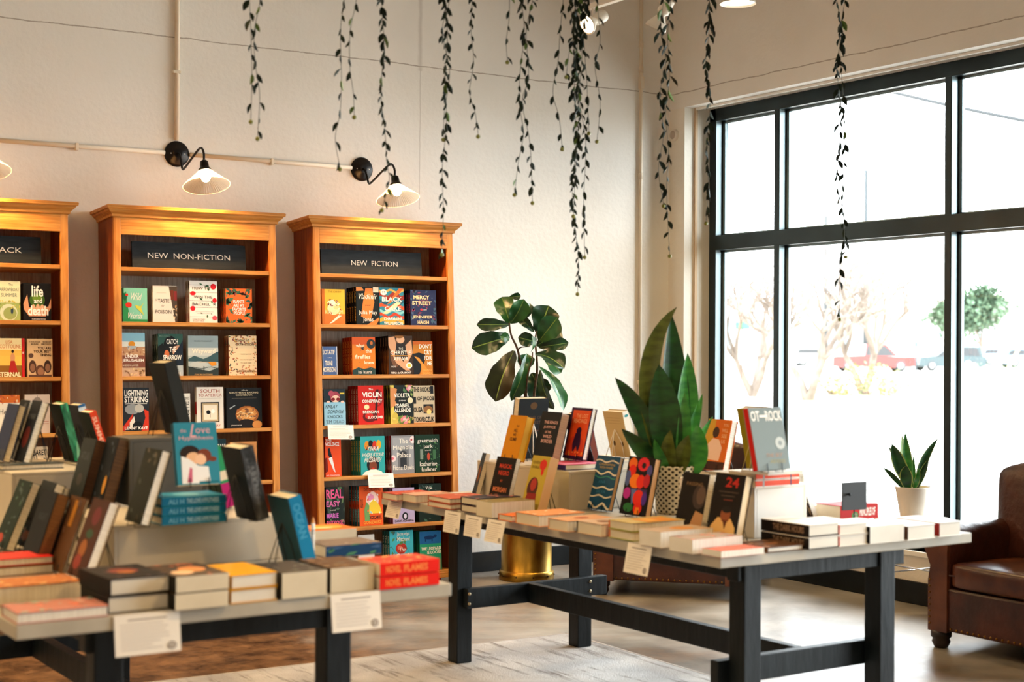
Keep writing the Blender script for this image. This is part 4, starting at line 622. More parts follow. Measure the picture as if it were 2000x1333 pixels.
# ------------------------------------------------------------------ right table: lying piles along the long edge
RD = [('s', 12, .12, ['#e9d6c8', '#8a2a20', '#e07a5a'], 3)]
flat(774, 980, TZ, -90, 1, 'red-covered flat book at the far corner of the right table', '#b5402c', t=.030, w=.135, h=.2, els=RD, rot=1.6)
flat(812, 984, TZ, -90, 1, 'pale-covered flat book second along the long edge', '#c9a08a', t=.034, w=.13, h=.2, els=RD, rot=1.6)
flat(880, 997, TZ, -90, 2, 'salmon-covered flat book third along the long edge', '#c05a40', t=.022, w=.19, h=.21, els=RD, rot=1.6)
flat(931, 1005, TZ, -90, 2, 'dark-jacketed hardback with red boards', '#5a2a26', t=.030, w=.125, h=.22, per=[('#4a2a3a', '#3a1c2c', .030), ('#2c2838', '#2c2838', .030)], els=RD, rot=1.6)
flat(960, 1013, TZ, -90, 1, 'very thick cream book at the middle of the long edge', '#8a7a4a', t=.062, w=.115, h=.21, els=[('s', 10, .1, ['#c9b07a', '#6a6a4a'], 3)], hard=False, rot=1.6)
flat(1000, 1021, TZ, -90, 1, 'orange-topped flat book beside the thick cream one', '#d96a24', t=.024, w=.10, h=.2, els=RD, rot=1.6)
flat(1052, 1031, TZ, -90, 1, 'apricot-covered book with an orange fore edge', '#e0945a', t=.045, w=.16, h=.22, els=[('s', 8, .1, ['#f0d0a8'], 3)], rot=1.6)
flat(1108, 1041, TZ, -90, 1, 'tan-paged book between two apricot ones', '#d9a070', t=.042, w=.125, h=.22, rot=1.6, els=[('e', .5, .5, .2, .15, '#b5602c')])
flat(1174, 1050, TZ, -90, 1, 'wide flat book with a slate and cream cover', '#c9a888', t=.045, w=.15, h=.225, rot=1.6, els=[('r', .0, .5, 1, 1, '#c0b8a8'), ('e', .5, .3, .2, .1, '#8a5a3a')], spine='#4a4038')
flat(1236, 1059, TZ, -90, 2, 'yellow-green jacketed hardback beside the lone card', '#c9b070', t=.031, w=.14, h=.24, rot=1.6, els=[('r', .2, .3, 1, .9, '#e0902c'), ('r', .3, .4, .8, .6, '#e9b04a')], spine='#d9601c', back='#9aa04a')
flat(1291, 1072, TZ, -90, 1, 'white-fronted thick book beside the yellow-green pile', '#c0a488', t=.055, w=.12, h=.235, rot=1.6, page=PAGEW, hard=False, els=[('e', .5, .6, .3, .2, '#d9944a')])
flat(1352, 1084, TZ, -90, 1, 'white-fronted book in front of the 24 novel', '#b5a090', t=.048, w=.12, h=.225, rot=1.6, page=PAGEW, hard=False, els=RD)
flat(1409, 1091, TZ, -90, 1, 'thin pink-covered book at the near corner of the right table', '#d97a68', t=.022, w=.095, h=.19, rot=1.6, page=PAGEW, hard=False, els=RD)
BR = [('e', .4, .5, .3, .2, '#8a5a34'), ('s', 14, .12, ['#6a4428', '#a8744a', '#3f2a1c'], 3)]
flat(1500, 1081, TZ, 0, 1, 'low brown-patterned book beside the dark two-book pile', '#5a3c28', t=.018, w=.165, h=.16, rot=1.6, els=BR, page=PAGEW)
flat(1579, 1075, TZ, 0, 2, 'black-spined hardback on the near edge', '#e6e0d6', t=.041, w=.148, h=.235, rot=1.6, spine='#1c1614', page=PAGEW, sels=[('S', 'THE DARK HOURS', .1, .75, '#8a6a50')], els=[('r', .1, .6, .9, .8, '#cfc6b8')], back='#2a2220')
flat(1640, 1069, TZ, 0, 2, 'red-spined hardback on the near edge', '#eae4da', t=.037, w=.14, h=.22, rot=1.6, spine='#c9301c', page=PAGEW, els=[('r', .2, .2, .8, .3, '#c9301c')])
flat(1698, 1064, TZ, 0, 1, 'thick white book with a narrow black spine label', '#ece8e0', t=.062, w=.178, h=.22, rot=1.6, spine='#18181a', page=PAGEW, hard=False)
flat(1772, 1057, TZ, 0, 1, 'white book with a brown spine label near the right corner', '#ece8e0', t=.052, w=.15, h=.21, rot=1.6, spine='#4a2c1c', page=PAGEW)
flat(1835, 1050, TZ, 0, 1, 'white book with a red and black spine at the right corner', '#ece8e0', t=.052, w=.12, h=.21, rot=1.6, spine='#7a1c14', page=PAGEW)
flat(1642, 1019, TZ, 90, 1, 'red-spined book with white lettering lying near the window side', '#b5201c', t=.060, w=.14, h=.215, rot=1.6, spine='#b5201c', sels=[('S', 'PRINCIPLES OF', .08, .5, '#f0e0d0'), ('e', .3, .62, .25, .09, '#4a7a3a'), ('e', .3, .62, .14, .05, '#e9e0c0')])
flat(1603, 1012, TZ, 0, 1, 'cream-paged book lying beside the red-spined one', '#e0d6c4', t=.045, w=.085, h=.17, rot=1.6, page=PAGE, hard=False)
flat(1104, 920, R5TOP, 0, 1, 'purple and pink covered book lying on the cream riser', '#c9506a', t=.024, w=.2, h=.21, rot=1.6, spine='#2c2058', els=[('r', 0, 0, 1, .3, '#d9809a'), ('s', 8, .1, ['#e9c0c8', '#5a3a8a'], 3)], back='#2c2058')
flat(1476, 953, R6TOP, 90, 2, 'coral-spined hardback on the pale riser', '#e9e2d8', t=.024, w=.15, h=.215, rot=1.6, spine='#dc5238', sels=[('r', 0, .18, 1, .21, '#2c3a5a'), ('r', 0, .8, 1, .84, '#9aa0a0')], jit=.6)
flat(1500, 930, R6TOP+.0505, 0, 1, 'thin white book under the grey cover', '#d9d2c8', t=.012, w=.17, h=.14, rot=1.6, page=PAGEW, hard=False)
# ------------------------------------------------------------------ right table: standing books
stand(921, 972, TZ, '-X', 16, 'narrow tan-edged paperback, farthest of the standing books', '#3a4450', [('e', .5, .5, .2, .2, '#8a4a24')], '#3a4450', w=.04, h=.20, t=.022, hard=False, rot=1.6, yaw=-8)
stand(950, 992, TZ, '-X', 15, 'black book with red lettering, MAGICAL NEGRO', '#15100f', txt(('MAGICAL', .22, .78, .86, .87, '#c93a22'), ('NEGRO', .24, .64, .78, .73, '#c93a22'), ('BY', .42, .5, .54, .55, '#b5542c'), ('MORGAN', .14, .3, .82, .4, '#d97a4a'), ('PARKER', .1, .14, .8, .24, '#d97a4a')), '#15100f', w=.150, h=.215, t=.020, hard=False, rot=1.6)
stand(977, 903, R5TOP, '-X', 16, 'yellow book with small brown lettering on the riser', '#d28a14', txt(('THE', .5, .74, .68, .78, '#5a3410'), ('HILL', .42, .62, .64, .7, '#5a3410'), ('WE', .42, .53, .6, .59, '#5a3410'), ('CLIMB', .3, .42, .68, .5, '#5a3410')), '#d28a14', w=.135, h=.205, t=.042, rot=1.6, page=mat('#f2b414', .6))
stand(1003, 900, R5TOP, '+Y', 10, 'large dark hardback turned back-outward behind the yellow book', '#1f1a18', [], '#1a1614', w=.165, h=.285, t=.045, rot=1.6, back='#1d2124', bels=[('e', .5, .88, .12, .06, '#5a4024'), ('t', 'A NOVEL OF', .2, .66, .78, .71, '#5f4a3a'), ('t', 'THE WEST', .2, .58, .78, .63, '#5f4a3a'), ('r', .2, .46, .8, .475, '#6a4034'), ('r', .3, .36, .7, .365, '#3f5a4a')], wire=WIREW)
stand(1038, 908, R5TOP, '-X', 15, 'navy book with pink lettering beside the large dark hardback', '#141d28', txt(('THE KING’S', .22, .76, .9, .82, '#d9a9a0'), ('JUSTICE', .24, .66, .84, .72, '#d9a9a0'), ('OF THE', .36, .57, .66, .62, '#d9a9a0'), ('WILD', .3, .48, .74, .54, '#d9a9a0'), ('BORDER', .26, .38, .84, .45, '#d9a9a0'))+[('s', 24, .06, ['#c9c0b0', '#22384a'], 3, (0, 0, 1, .1))], '#1f6a86', w=.15, h=.228, t=.046, rot=1.6, page=PAGEW)
stand(1016, 1001, TZ, '-X', 17, 'yellow-green book with a red balloon and a red figure', '#b9a23c', [('e', .7, .84, .2, .1, '#cf2a1c'), ('e', .74, .72, .08, .08, '#cf2a1c'), ('e', .4, .4, .3, .2, '#4a1f1a'), ('e', .42, .46, .17, .12, '#a8322a'), ('p', [(.05, 0), (.8, 0), (.7, .3), (.2, .3)], '#8a1f1c'), ('t', 'QUEEN', .1, .84, .5, .9, '#5a4a1c'), ('t', 'OF BIRDS', .1, .76, .5, .81, '#5a4a1c')], '#8a7a2a', w=.125, h=.228, t=.045, rot=1.6, hard=False, page=mat('#d9ae78', .8))
stand(1098, 899, R5TOP+.025, '-X', 14, 'orange-red book with a purple walking figure', '#32123a', [('r', .1, .06, .96, .95, '#dc4a18'), ('e', .5, .25, .42, .2, '#c93a1c'), ('t', 'THE LOST', .3, .8, .86, .88, '#f0b07a'), ('t', 'READINGS', .22, .7, .86, .78, '#f0b07a'), ('e', .56, .55, .12, .07, '#2c1036'), ('p', [(.42, .5), (.68, .5), (.74, .28), (.68, .12), (.56, .25), (.44, .1), (.36, .28)], '#2c1036'), ('s', 12, .04, ['#f0a83a', '#e87a2a'], 3, (.1, .06, .9, .14))], '#2c1036', w=.15, h=.228, t=.026, rot=1.6, page=PAGEW)
stand(1121, 905, R5TOP, '+X', 14, 'maroon hardback leaning away behind the orange-red book', '#3a1220', [], '#7a3a2a', w=.15, h=.225, t=.034, rot=1.6, back='#2c1020')
stand(1194, 893, R5TOP, '+X', 14, 'tan book turned back-outward with a teal dot near its spine', '#c9b48c', [], '#e6dccb', w=.150, h=.222, t=.040, rot=1.6, back='#c2a878', bels=[('r', .15, .86, .85, .865, '#8a744a'), ('r', .15, .8, .8, .805, '#8a744a'), ('r', .15, .74, .85, .745, '#8a744a'), ('e', .3, .3, .07, .06, '#5a4428'), ('e', .7, .3, .07, .06, '#5a4428')], sels=[('e', .5, .9, .3, .03, '#2a8a8a')], wire=WIREW)
stand(1144, 996, TZ, '-X', 16, 'blue book with white wave lines', '#1d4a6a', [('w', .9, .025, .02, '#e0d6c4', 0), ('w', .68, .03, .03, '#e0d6c4', 1), ('w', .6, .02, .02, '#3a8a7a', 1.2), ('w', .4, .03, .02, '#e0d6c4', 2), ('w', .24, .03, .02, '#e0d6c4', 3), ('w', .06, .05, .05, '#e0d6c4', .5), ('t', 'CONVERSATIONS', .15, .82, .85, .86, '#c9a860'), ('t', 'WITH RIVERS', .2, .76, .8, .8, '#c9a860'), ('t', 'ANA', .3, .48, .6, .54, '#3a7aa0'), ('t', 'SILVA', .3, .3, .7, .36, '#3a7aa0')], '#1d4a6a', w=.158, h=.228, t=.022, rot=1.6, page=mat('#c9a070', .8))
stand(1209, 1008, TZ, '-X', 13, 'black novel covered in bright red, orange and purple shapes', '#161318', [('e', .2, .88, .16, .1, '#ea6a1c'), ('e', .22, .76, .14, .1, '#dc2418'), ('e', .6, .88, .22, .12, '#d92030'), ('e', .62, .86, .08, .05, '#16131a'), ('e', .86, .78, .1, .1, '#4a4a8a'), ('e', .1, .62, .1, .14, '#4a5a8c'), ('e', .4, .58, .22, .13, '#ee7a1c'), ('e', .6, .58, .16, .12, '#e02a20'), ('e', .82, .6, .12, .12, '#b82030'), ('r', .1, .4, .9, .46, '#3a2a5a'), ('e', .16, .36, .14, .1, '#b0268a'), ('p', [(.3, .44), (.42, .1), (.5, .44)], '#5a6aa0'), ('e', .62, .3, .2, .14, '#e02a20'), ('e', .66, .12, .16, .1, '#dc2418'), ('e', .3, .12, .18, .08, '#2a6a3a'), ('e', .84, .3, .1, .12, '#4a2a8a'), ('p', [(.56, .02), (.76, .02), (.72, .14), (.6, .14)], '#ee7a1c')], '#161318', w=.170, h=.238, t=.030, rot=1.6, page=mat('#dcae7e', .8))
stand(1316, 1037, TZ, '-X', 13, 'black book with a profile portrait in grey', '#120e0d', [('e', .75, .6, .25, .22, '#3a2e2a'), ('e', .8, .62, .16, .16, '#5a463c'), ('p', [(.5, .0), (1, .0), (1, .3), (.7, .35)], '#b5845a'), ('t', 'PASSING', .2, .78, .8, .84, '#8a6a4a')], '#120e0d', w=.150, h=.215, t=.026, rot=1.6, hard=False)
stand(1377, 1057, TZ, '-X', 13, 'black biography with red number 24 and a seated figure', '#14100f', [('T', '24', .38, .8, .82, .95, '#b5241a'), ('r', .2, .72, .85, .73, '#5a4a40'), ('r', .3, .66, .75, .67, '#5a4a40'), ('r', .4, .6, .7, .61, '#8a3a2a'), ('p', [(.08, .0), (.96, .0), (.92, .2), (.74, .33), (.3, .33), (.12, .2)], '#d9ac68'), ('e', .55, .38, .17, .12, '#8a4a2a'), ('e', .56, .46, .16, .05, '#14100f'), ('p', [(.48, .3), (.64, .3), (.58, .16)], '#5a2c1c'), ('T', '24', .46, .05, .66, .12, '#c9986a')], '#14100f', w=.156, h=.236, t=.036, rot=1.6, page=mat('#e9d3ac', .8))
stand(1366, 921, R5TOP-.03, '-X', 14, 'orange and yellow book with a figure in a pale shirt', '#d4661c', [('r', 0, 0, .34, 1, '#c9962c'), ('r', 0, 0, 1, .16, '#3a1c14'), ('e', .42, .74, .14, .11, '#3a2018'), ('p', [(.12, .2), (.14, .48), (.34, .62), (.6, .6), (.78, .44), (.74, .18)], '#e9bfa8'), ('t', 'YOU', .68, .86, .9, .92, '#f0c08a'), ('t', 'WILL', .66, .75, .92, .82, '#f0c08a'), ('t', 'SEE', .68, .64, .9, .71, '#f0c08a'), ('t', 'US', .7, .53, .86, .6, '#f0c08a')], '#8a4a1c', w=.156, h=.228, t=.036, rot=1.6, page=PAGEW)
riser(1370, 931, TZ, .22, .2, .136, R2, RIS, 'low cream riser under the orange and yellow book', top=True)
stand(1481, 926, R6TOP+.064, '-Y', 14, 'grey book with heavy white title letters and a red spine', '#7c8a8c', [('T', 'OT', .04, .78, .3, .95, '#f2efe8'), ('r', .3, .84, .5, .88, '#f2efe8'), ('T', 'ROCK', .48, .78, .98, .95, '#f2efe8'), ('e', .8, .42, .15, .1, '#b9c0be'), ('e', .8, .42, .06, .04, '#8a9496'), ('i', 'THE SKY', .3, .2, .8, .26, '#b8907a'), ('i', 'AND ROCKS', .4, .1, .86, .16, '#a8a070')], '#c01c18', w=.155, h=.222, t=.028, rot=1.6, hard=True)
stand(1459, 921, R6TOP, '+X', 13, 'olive-gold hardback leaning away behind the grey book', '#b58a1a', [], '#c9a02a', w=.155, h=.258, t=.045, rot=1.6, back='#8f7a14', wire=mat('#b0984a', .4))
stand(1572, 1014, TZ, '+X', 25, 'white book with dark patterned back beside the pale riser', '#ece8e4', [], '#ece8e4', w=.05, h=.205, t=.026, rot=1.6, back='#3a2a26', bels=[('s', 30, .2, ['#d9c9a8', '#1c1614', '#8a6a4a'], 4)])
# black sign on a stem
p = atz(1668, 1024, TZ+.0008)
e = empty('sign_holder', T3(p)@Rz(-4), 'small black tabletop sign seen from behind, on a thin stem', 'sign holder')
m = MB(); m.lathe([(.0001, 0), (.03, 0), (.03, .004), (.004, .007), (.0001, .007)], WIRE, 20); m.build('base', e)
m = MB(); m.tube([(0, 0, .007), (0, 0, .12)], .0022, WIRE, 8); m.build('stem', e)
m = MB(); m.box(-.062, .062, -.003, .003, .055, .165, mat('#191b1d', .55)); m.build('card', e, bevel=.001)
m = MB(); m.tube([(-.035, -.012, .118), (-.035, -.003, .118)], .004, WIRE, 8); m.ball((-.035, -.014, .118), .006, WIRE); m.build('clip', e)
#PART5
# ------------------------------------------------------------------ wall sconces, conduit, ceiling track
BLKM = mat('#14110f', .35, .6); CREAMP = mat('#e0d3bd', .55)
def frosted():
    m = bpy.data.materials.new('ribbed_lamp_glass'); m.use_nodes = True; nt = m.node_tree; N = nt.nodes; L = nt.links
    N.remove(N['Principled BSDF']); t = N.new('ShaderNodeBsdfTransparent'); t.inputs[0].default_value = (1, .93, .84, 1)
    s_ = N.new('ShaderNodeBsdfTranslucent'); s_.inputs[0].default_value = (.95, .86, .74, 1); g = N.new('ShaderNodeBsdfGlossy'); g.inputs['Roughness'].default_value = .25
    tc = N.new('ShaderNodeTexCoord'); sp = N.new('ShaderNodeSeparateXYZ'); L.new(tc.outputs['Object'], sp.inputs[0])
    at = N.new('ShaderNodeMath'); at.operation = 'ARCTAN2'; L.new(sp.outputs['X'], at.inputs[0]); L.new(sp.outputs['Y'], at.inputs[1])
    ml = N.new('ShaderNodeMath'); ml.operation = 'MULTIPLY'; L.new(at.outputs[0], ml.inputs[0]); ml.inputs[1].default_value = 60
    sn = N.new('ShaderNodeMath'); sn.operation = 'SINE'; L.new(ml.outputs[0], sn.inputs[0])
    bp = N.new('ShaderNodeBump'); bp.inputs['Strength'].default_value = .6; bp.inputs['Distance'].default_value = .004; L.new(sn.outputs[0], bp.inputs['Height'])
    for q in (s_, g): L.new(bp.outputs[0], q.inputs['Normal'])
    m1 = N.new('ShaderNodeMixShader'); m1.inputs[0].default_value = .72; L.new(t.outputs[0], m1.inputs[1]); L.new(s_.outputs[0], m1.inputs[2])
    m2 = N.new('ShaderNodeMixShader'); m2.inputs[0].default_value = .12; L.new(m1.outputs[0], m2.inputs[1]); L.new(g.outputs[0], m2.inputs[2]); L.new(m2.outputs[0], N['Material Output'].inputs[0])
    return m
FROST = frosted(); BULB = mat((1, .58, .24), .5, 0, .5, 950)
def sconce(x, z, label):
    e = empty('wall_sconce', T3((x, WY, z)), label, 'wall lamp', 'barn-style sconces above the bookcases')
    RX = Matrix.Rotation(math.radians(90), 4, 'X')
    m = MB(); m.lathe([(.0001, .028), (.02, .03), (.03, .028), (.045, .020), (.055, .017), (.07, .012), (.0735, .006), (.0735, .0005)], BLKM, 32, RX)
    m.build('backplate', e)
    m = MB()
    for sx in (-.04, .04): m.ball((sx, -.021, 0), .004, mat('#e8e2d6', .3, .7), 8, 5)
    m.build('screw', e)
    pts = spline([(0, -.02, .0), (0, -.05, -.01), (0, -.075, -.055), (0, -.10, -.095), (0, -.14, -.09), (0, -.26, -.045), (0, -.36, -.01), (0, -.405, -.012), (0, -.435, -.045), (0, -.436, -.085)], 5)
    m = MB(); m.tube(pts, .0065, BLKM, 10); m.build('gooseneck_arm', e)
    T = T3((0, -.436, -.08))@Matrix.Rotation(math.radians(-17), 4, 'X')
    m = MB(); m.lathe([(.0001, 0), (.014, -.001), (.022, -.008), (.024, -.03), (.026, -.045), (.035, -.052), (.036, -.066), (.030, -.068)], BLKM, 24, T); m.build('socket', e)
    m = MB(); m.lathe([(.030, -.055), (.034, -.062), (.052, -.080), (.085, -.108), (.121, -.139), (.128, -.146), (.128, -.149), (.124, -.148), (.117, -.139), (.083, -.1095), (.05, -.082), (.032, -.064)], FROST, 48, None)
    sh = m.build('glass_shade', e); sh.matrix_local = T
    m = MB(); m.ball((0, 0, -.092), .027, BULB, 16, 10, (1, 1, 1.25)); b = m.build('bulb', e); b.matrix_local = T
    m = MB(); m.lathe([(.012, -.05), (.012, -.07)], mat('#b8a070', .3, .9), 12); b2 = m.build('bulb_cap', b)
    return e
sconce(2.924, 2.536, 'sconce above the NEW NON-FICTION bookcase, glass shade lit')
sconce(4.095, 2.527, 'sconce above the NEW FICTION bookcase, glass shade lit')
sconce(1.76, 2.538, 'sconce at the left picture edge, only the rim of its shade in view')
m = MB()
m.tube([(1.76+.075, WY-.014, 2.537), (2.924-.075, WY-.014, 2.537)], .0125, CREAMP, 12); m.tube([(2.924+.075, WY-.014, 2.537), (4.095-.074, WY-.014, 2.530)], .0125, CREAMP, 12); m.tube([(X0, WY-.014, 2.537), (1.76-.075, WY-.014, 2.537)], .0125, CREAMP, 12)
m.tube([(2.918, WY-.016, 2.612), (2.918, WY-.016, HC)], .0145, CREAMP, 12)
e = empty('conduit', T3((0, 0, 0)), 'cream painted conduit linking the sconces and rising above one of them', 'conduit'); m.build('pipe', e)
m = MB()
for x, z, hz in ((2.35, 2.537, 1), (3.5, 2.534, 1), (2.918, 3.0, 0), (2.918, 3.7, 0), (.9, 2.537, 1)):
    if hz: m.box(x-.008, x+.008, WY-.03, WY-.0005, z-.024, z+.016, CREAMP)
    else: m.box(x-.026, x+.018, WY-.033, WY-.0005, z-.008, z+.008, CREAMP)
m.build('pipe_strap', e, bevel=.002)
m = MB(); m.tube([(6.213, WY-.014, .13), (6.213, WY-.014, HC)], .0125, CREAMP, 12)
e = empty('conduit', T3((0, 0, 0)), 'thin vertical conduit running up the wall beside the corner', 'conduit'); m.build('pipe', e)
m = MB()
for z in (2.62, 3.35, 3.52, 1.2): m.tube([(6.213, WY-.014, z-.02), (6.213, WY-.014, z+.02)], .0165, CREAMP, 12)
m.box(6.20, 6.228, WY-.032, WY-.001, 3.22, 3.30, CREAMP); m.build('coupling', e)
# little white sensor in the corner
P = atp(1294, 269, (WX, 0, 0), (1, 0, 0))
e = empty('wall_sensor', T3((WX-.0005, 8.2, P.z))@Matrix.Rotation(math.radians(-90), 4, 'Y'), 'small round white sensor on the wall near the corner, half behind a vine', 'sensor')
m = MB(); m.lathe([(.038, 0), (.038, .018), (.030, .026), (.0001, .027)], mat('#e9e2d6', .4), 24); m.build('housing', e)
m = MB(); m.lathe([(.030, .0265), (.022, .034), (.0001, .037)], mat('#b9aa98', .3), 20); m.build('lens', e)
# ceiling track with spot heads
WHM = mat('#e6ded0', .4)
trx = 4.81; trz = 3.33
e = empty('track_light', T3((trx, 0, 0)), 'white ceiling track with spot heads near the corner', 'track light')
m = MB(); m.box(-.018, .018, 5.27, 6.95, trz, trz+.03, WHM); m.build('track', e, bevel=.002)
m = MB(); m.tube([(0, 6.5, trz+.03), (0, 6.5, HC)], .003, WHM, 6); m.tube([(0, 5.6, trz+.03), (0, 5.6, HC)], .003, WHM, 6); m.build('suspension_rod', e)
LAMPH = mat((1, .72, .45), .5, 0, .5, 9)
def spot(px, py, tilt, yaw, power, emit=True):
    P = atp(px, py, (trx, 0, 0), (1, 0, 0)); y = P.y; z = P.z
    h = empty('spot_head', T3((0, y, z))@Rz(yaw)@Matrix.Rotation(math.radians(tilt), 4, 'X')); h.parent = e
    mm = MB(); mm.lathe([(.0001, .10), (.032, .10), (.034, .095), (.034, .03), (.020, .02), (.022, .01), (.056, -.045), (.058, -.06), (.054, -.06), (.018, .012)], WHM, 24)
    o = mm.build('spot_can', h)
    mm = MB(); mm.lathe([(.0001, -.05), (.054, -.05)], LAMPH, 24); mm.build('lamp_face', h)
    mm = MB(); top = Vector((0, y, trz)); mm.tube([(0, y, z+.04), (0, y, trz+.002)], .006, WHM, 8); st_ = mm.build('spot_stem', e)
    l = lamp('track_spot', 'SPOT', (0, 0, 0), power, WARM, spot_size=math.radians(75), spot_blend=.6, shadow_soft_size=.05); l.parent = h; l.location = (0, 0, -.075)
    return h
spot(1158, 42, 62, 100, 30); spot(1290, 35, 28, 30, 30)
spot(1420, -90, 25, 60, 60)
# dome pendant
def pendant(x, y, z, power, label, grp=None):
    e = empty('pendant_lamp', T3((x, y, z)), label, 'pendant lamp', grp)
    m = MB(); m.lathe([(.0001, .10), (.03, .10), (.05, .085), (.085, .05), (.105, 0), (.102, 0), (.082, .045), (.045, .08), (.0001, .09)], WHM, 32); m.build('dome_shade', e)
    m = MB(); m.lathe([(.0001, .012), (.095, .012)], mat((1, .86, .66), .5, 0, .5, 10), 32); m.build('diffuser', e)
    m = MB(); m.tube([(0, 0, .10), (0, 0, HC-z)], .004, WHM, 8); m.build('cord', e)
    l = lamp('pendant_light', 'SPOT', (0, 0, 0), power, WARM, spot_size=math.radians(140), spot_blend=.8, shadow_soft_size=.09); l.parent = e; l.location = (0, 0, -.01)
    return e
P = atp(1441, 8, (0, 6.6, 0), (0, 1, 0)); pendant(P.x, P.y, P.z, 110, 'white dome pendant at the top edge, its face glowing')
for x, y, pw in ((-.3, 1.2, 200), (1.0, 5.2, 150), (2.9, 2.4, 210), (-1.6, 4.6, 260), (.1, 6.9, 240)): pendant(x, y, 3.55, pw, 'white dome pendant above the frame', 'dome pendants over the shop floor')
# ------------------------------------------------------------------ trailing vines in hanging troughs
LEAFD = noisy('vine_leaf', '#08150e', '#12260f', nscale=40, rough=.65); LEAFG = mat('#54722a', .45); STEM = mat('#3a3a20', .6); BUD = mat('#7a7a2c', .5); BUDR = mat('#8a5a28', .5)
VY = 5.0
for x0, x1, lab in ((1.9, 3.45, 'black metal planter trough above the left tables'), (3.65, 5.15, 'black metal planter trough near the window')):
    e = empty('hanging_planter', T3((x0, VY+.02, 3.30)), lab+', out of frame', 'planter')
    m = MB(); L_ = x1-x0; m.box(0, L_, 0, .2, 0, .01, BLKM)
    for a in ((0, L_, 0, .008), (0, L_, .192, .2), (0, .008, .008, .192), (L_-.008, L_, .008, .192)): m.box(*a, .01, .16, BLKM)
    m.build('trough', e)
    m = MB(); m.box(.01, L_-.01, .01, .19, .0105, .14, mat('#2a1f16', .9)); m.build('soil', e)
    m = MB(); [m.tube([(q, .1, .14), (q, .1, HC-3.30)], .004, BLKM, 6) for q in (.15, L_-.15)]; m.build('hanging_rod', e)
def leaf_pts(L_, W_): return [(0, 0), (.25, .42), (.55, .5), (.8, .28), (1, 0), (.8, -.28), (.55, -.5), (.25, -.42)]
def vine(pts, dens, label, ll=.038, seed=0, green=.08, buds=True, sparse_end=True, yo=0, spread=1):
    R = random.Random(seed+len(pts)*7+int(pts[0][0]))
    W3 = []
    for x, y in pts:
        p = atp(x, y, (0, VY+yo, 0), (0, 1, 0)); W3.append(p)
    top = W3[0].copy(); d = 3.47-top.z
    path = [Vector((top.x, VY+.05, 3.455)), Vector((top.x, VY-.01+yo*.5, 3.475)), Vector((top.x, VY+yo-.0, 3.40)), top+Vector((0, 0, .1))]+W3
    path = spline(path, 8)
    e = empty('trailing_vine', T3(path[0]), label, 'hanging plant', 'trailing vine strands'); inv = T3(-path[0])
    m = MB(); m.tube(path, .0011, STEM, 5, inv); m.build('stem', e)
    m = MB(); acc = 0; side = 1; tot = sum((path[i+1]-path[i]).length for i in range(len(path)-1)); run = 0; nxt = .02
    for i in range(12, len(path)-1):
        seg = (path[i+1]-path[i]).length; run += seg
        while nxt < run:
            fr = nxt/max(tot-.5, .1); step = (.024/dens)*(1+(1.3*max(0, fr-.55) if sparse_end else 0))
            nxt += step*R.uniform(.7, 1.3); side = -side
            a = R.uniform(0, 6.28); droop = R.uniform(.15, .62)*spread; Lf = 1.3*ll*R.uniform(.65, 1.15)*(1-.25*max(0, fr-.6)); Wf = Lf*R.uniform(.34, .48)
            az = (math.radians(-32)+(0 if side > 0 else math.pi))+R.uniform(-.8, .8)
            d = Vector((math.cos(az)*math.sin(droop), math.sin(az)*math.sin(droop), -math.cos(droop)))
            up = Vector((R.uniform(-1, 1), R.uniform(-1, 1), R.uniform(-.3, .3))); wv = d.cross(up).normalized(); nn = wv.cross(d)
            P0 = path[i]+(path[i+1]-path[i])*R.random()
            vs = []
            for a_, b_ in leaf_pts(1, 1): vs.append(P0+d*(Lf*a_)+wv*(Wf*b_)+nn*(Lf*.13*math.sin(a_*2.6)+abs(b_)*Wf*.35))
            mt = LEAFG if R.random() < green else LEAFD
            m.add(vs+[P0+d*(Lf*.5)], [(0, 1, 8), (1, 2, 8), (2, 3, 8), (3, 4, 8), (4, 5, 8), (5, 6, 8), (6, 7, 8), (7, 0, 8)], mt, True, inv)
    m.build('foliage', e)
    if buds:
        m = MB(); q = W3[-1]; m.ball(inv@(q+Vector((0, 0, -.006))), .0085, BUD, 10, 6); m.build('bud', e)
    return e
V = vine
V([(487, 0), (490, 60), (492, 150), (490, 235)], .9, 'short left strand of the pair hanging nearest the left edge', seed=1)
V([(508, 0), (497, 60), (498, 120), (507, 185), (503, 268)], .9, 'longer right strand of the pair hanging nearest the left edge', seed=2)
V([(672, 0), (665, 60), (667, 160), (664, 220), (655, 270), (664, 328)], .85, 'strand left of the second pair, ending by the sconce conduit', seed=3)
V([(696, 0), (684, 60), (683, 130), (690, 180), (692, 226)], .8, 'shorter strand right of the second pair', seed=4)
V([(745, 0), (750, 90), (744, 180), (752, 260), (756, 320), (760, 355), (746, 408)], 1.9, 'dense strand whose tip hangs in front of the NEW FICTION sconce', ll=.034, seed=5)
V([(868, 0), (874, 70), (869, 150), (872, 240), (864, 330), (866, 410), (863, 495)], 1.7, 'long strand whose tip hangs before the NEW FICTION bookcase', ll=.034, seed=6)
V([(878, 0), (864, 60), (878, 140), (868, 220), (866, 270)], 1.0, 'strand wound round the long one before the bookcase', seed=7, buds=True, yo=.03)
V([(922, 0), (920, 60), (925, 120), (917, 180), (928, 220), (934, 264)], 1.5, 'single medium strand right of the bookcase strands', ll=.034, seed=8)
V([(995, 0), (994, 40), (989, 80), (991, 119)], 1.0, 'very short strand with a bud near the top edge', seed=9, green=.2)
V([(1018, 0), (1024, 60), (1016, 140), (1014, 200), (1022, 260), (1012, 320), (1005, 378)], 1.0, 'left of the two strands hanging above the fig', seed=10)
V([(1040, 0), (1028, 60), (1032, 150), (1020, 200), (1035, 280), (1040, 394)], 1.0, 'right of the two strands hanging above the fig', seed=11, yo=.04)
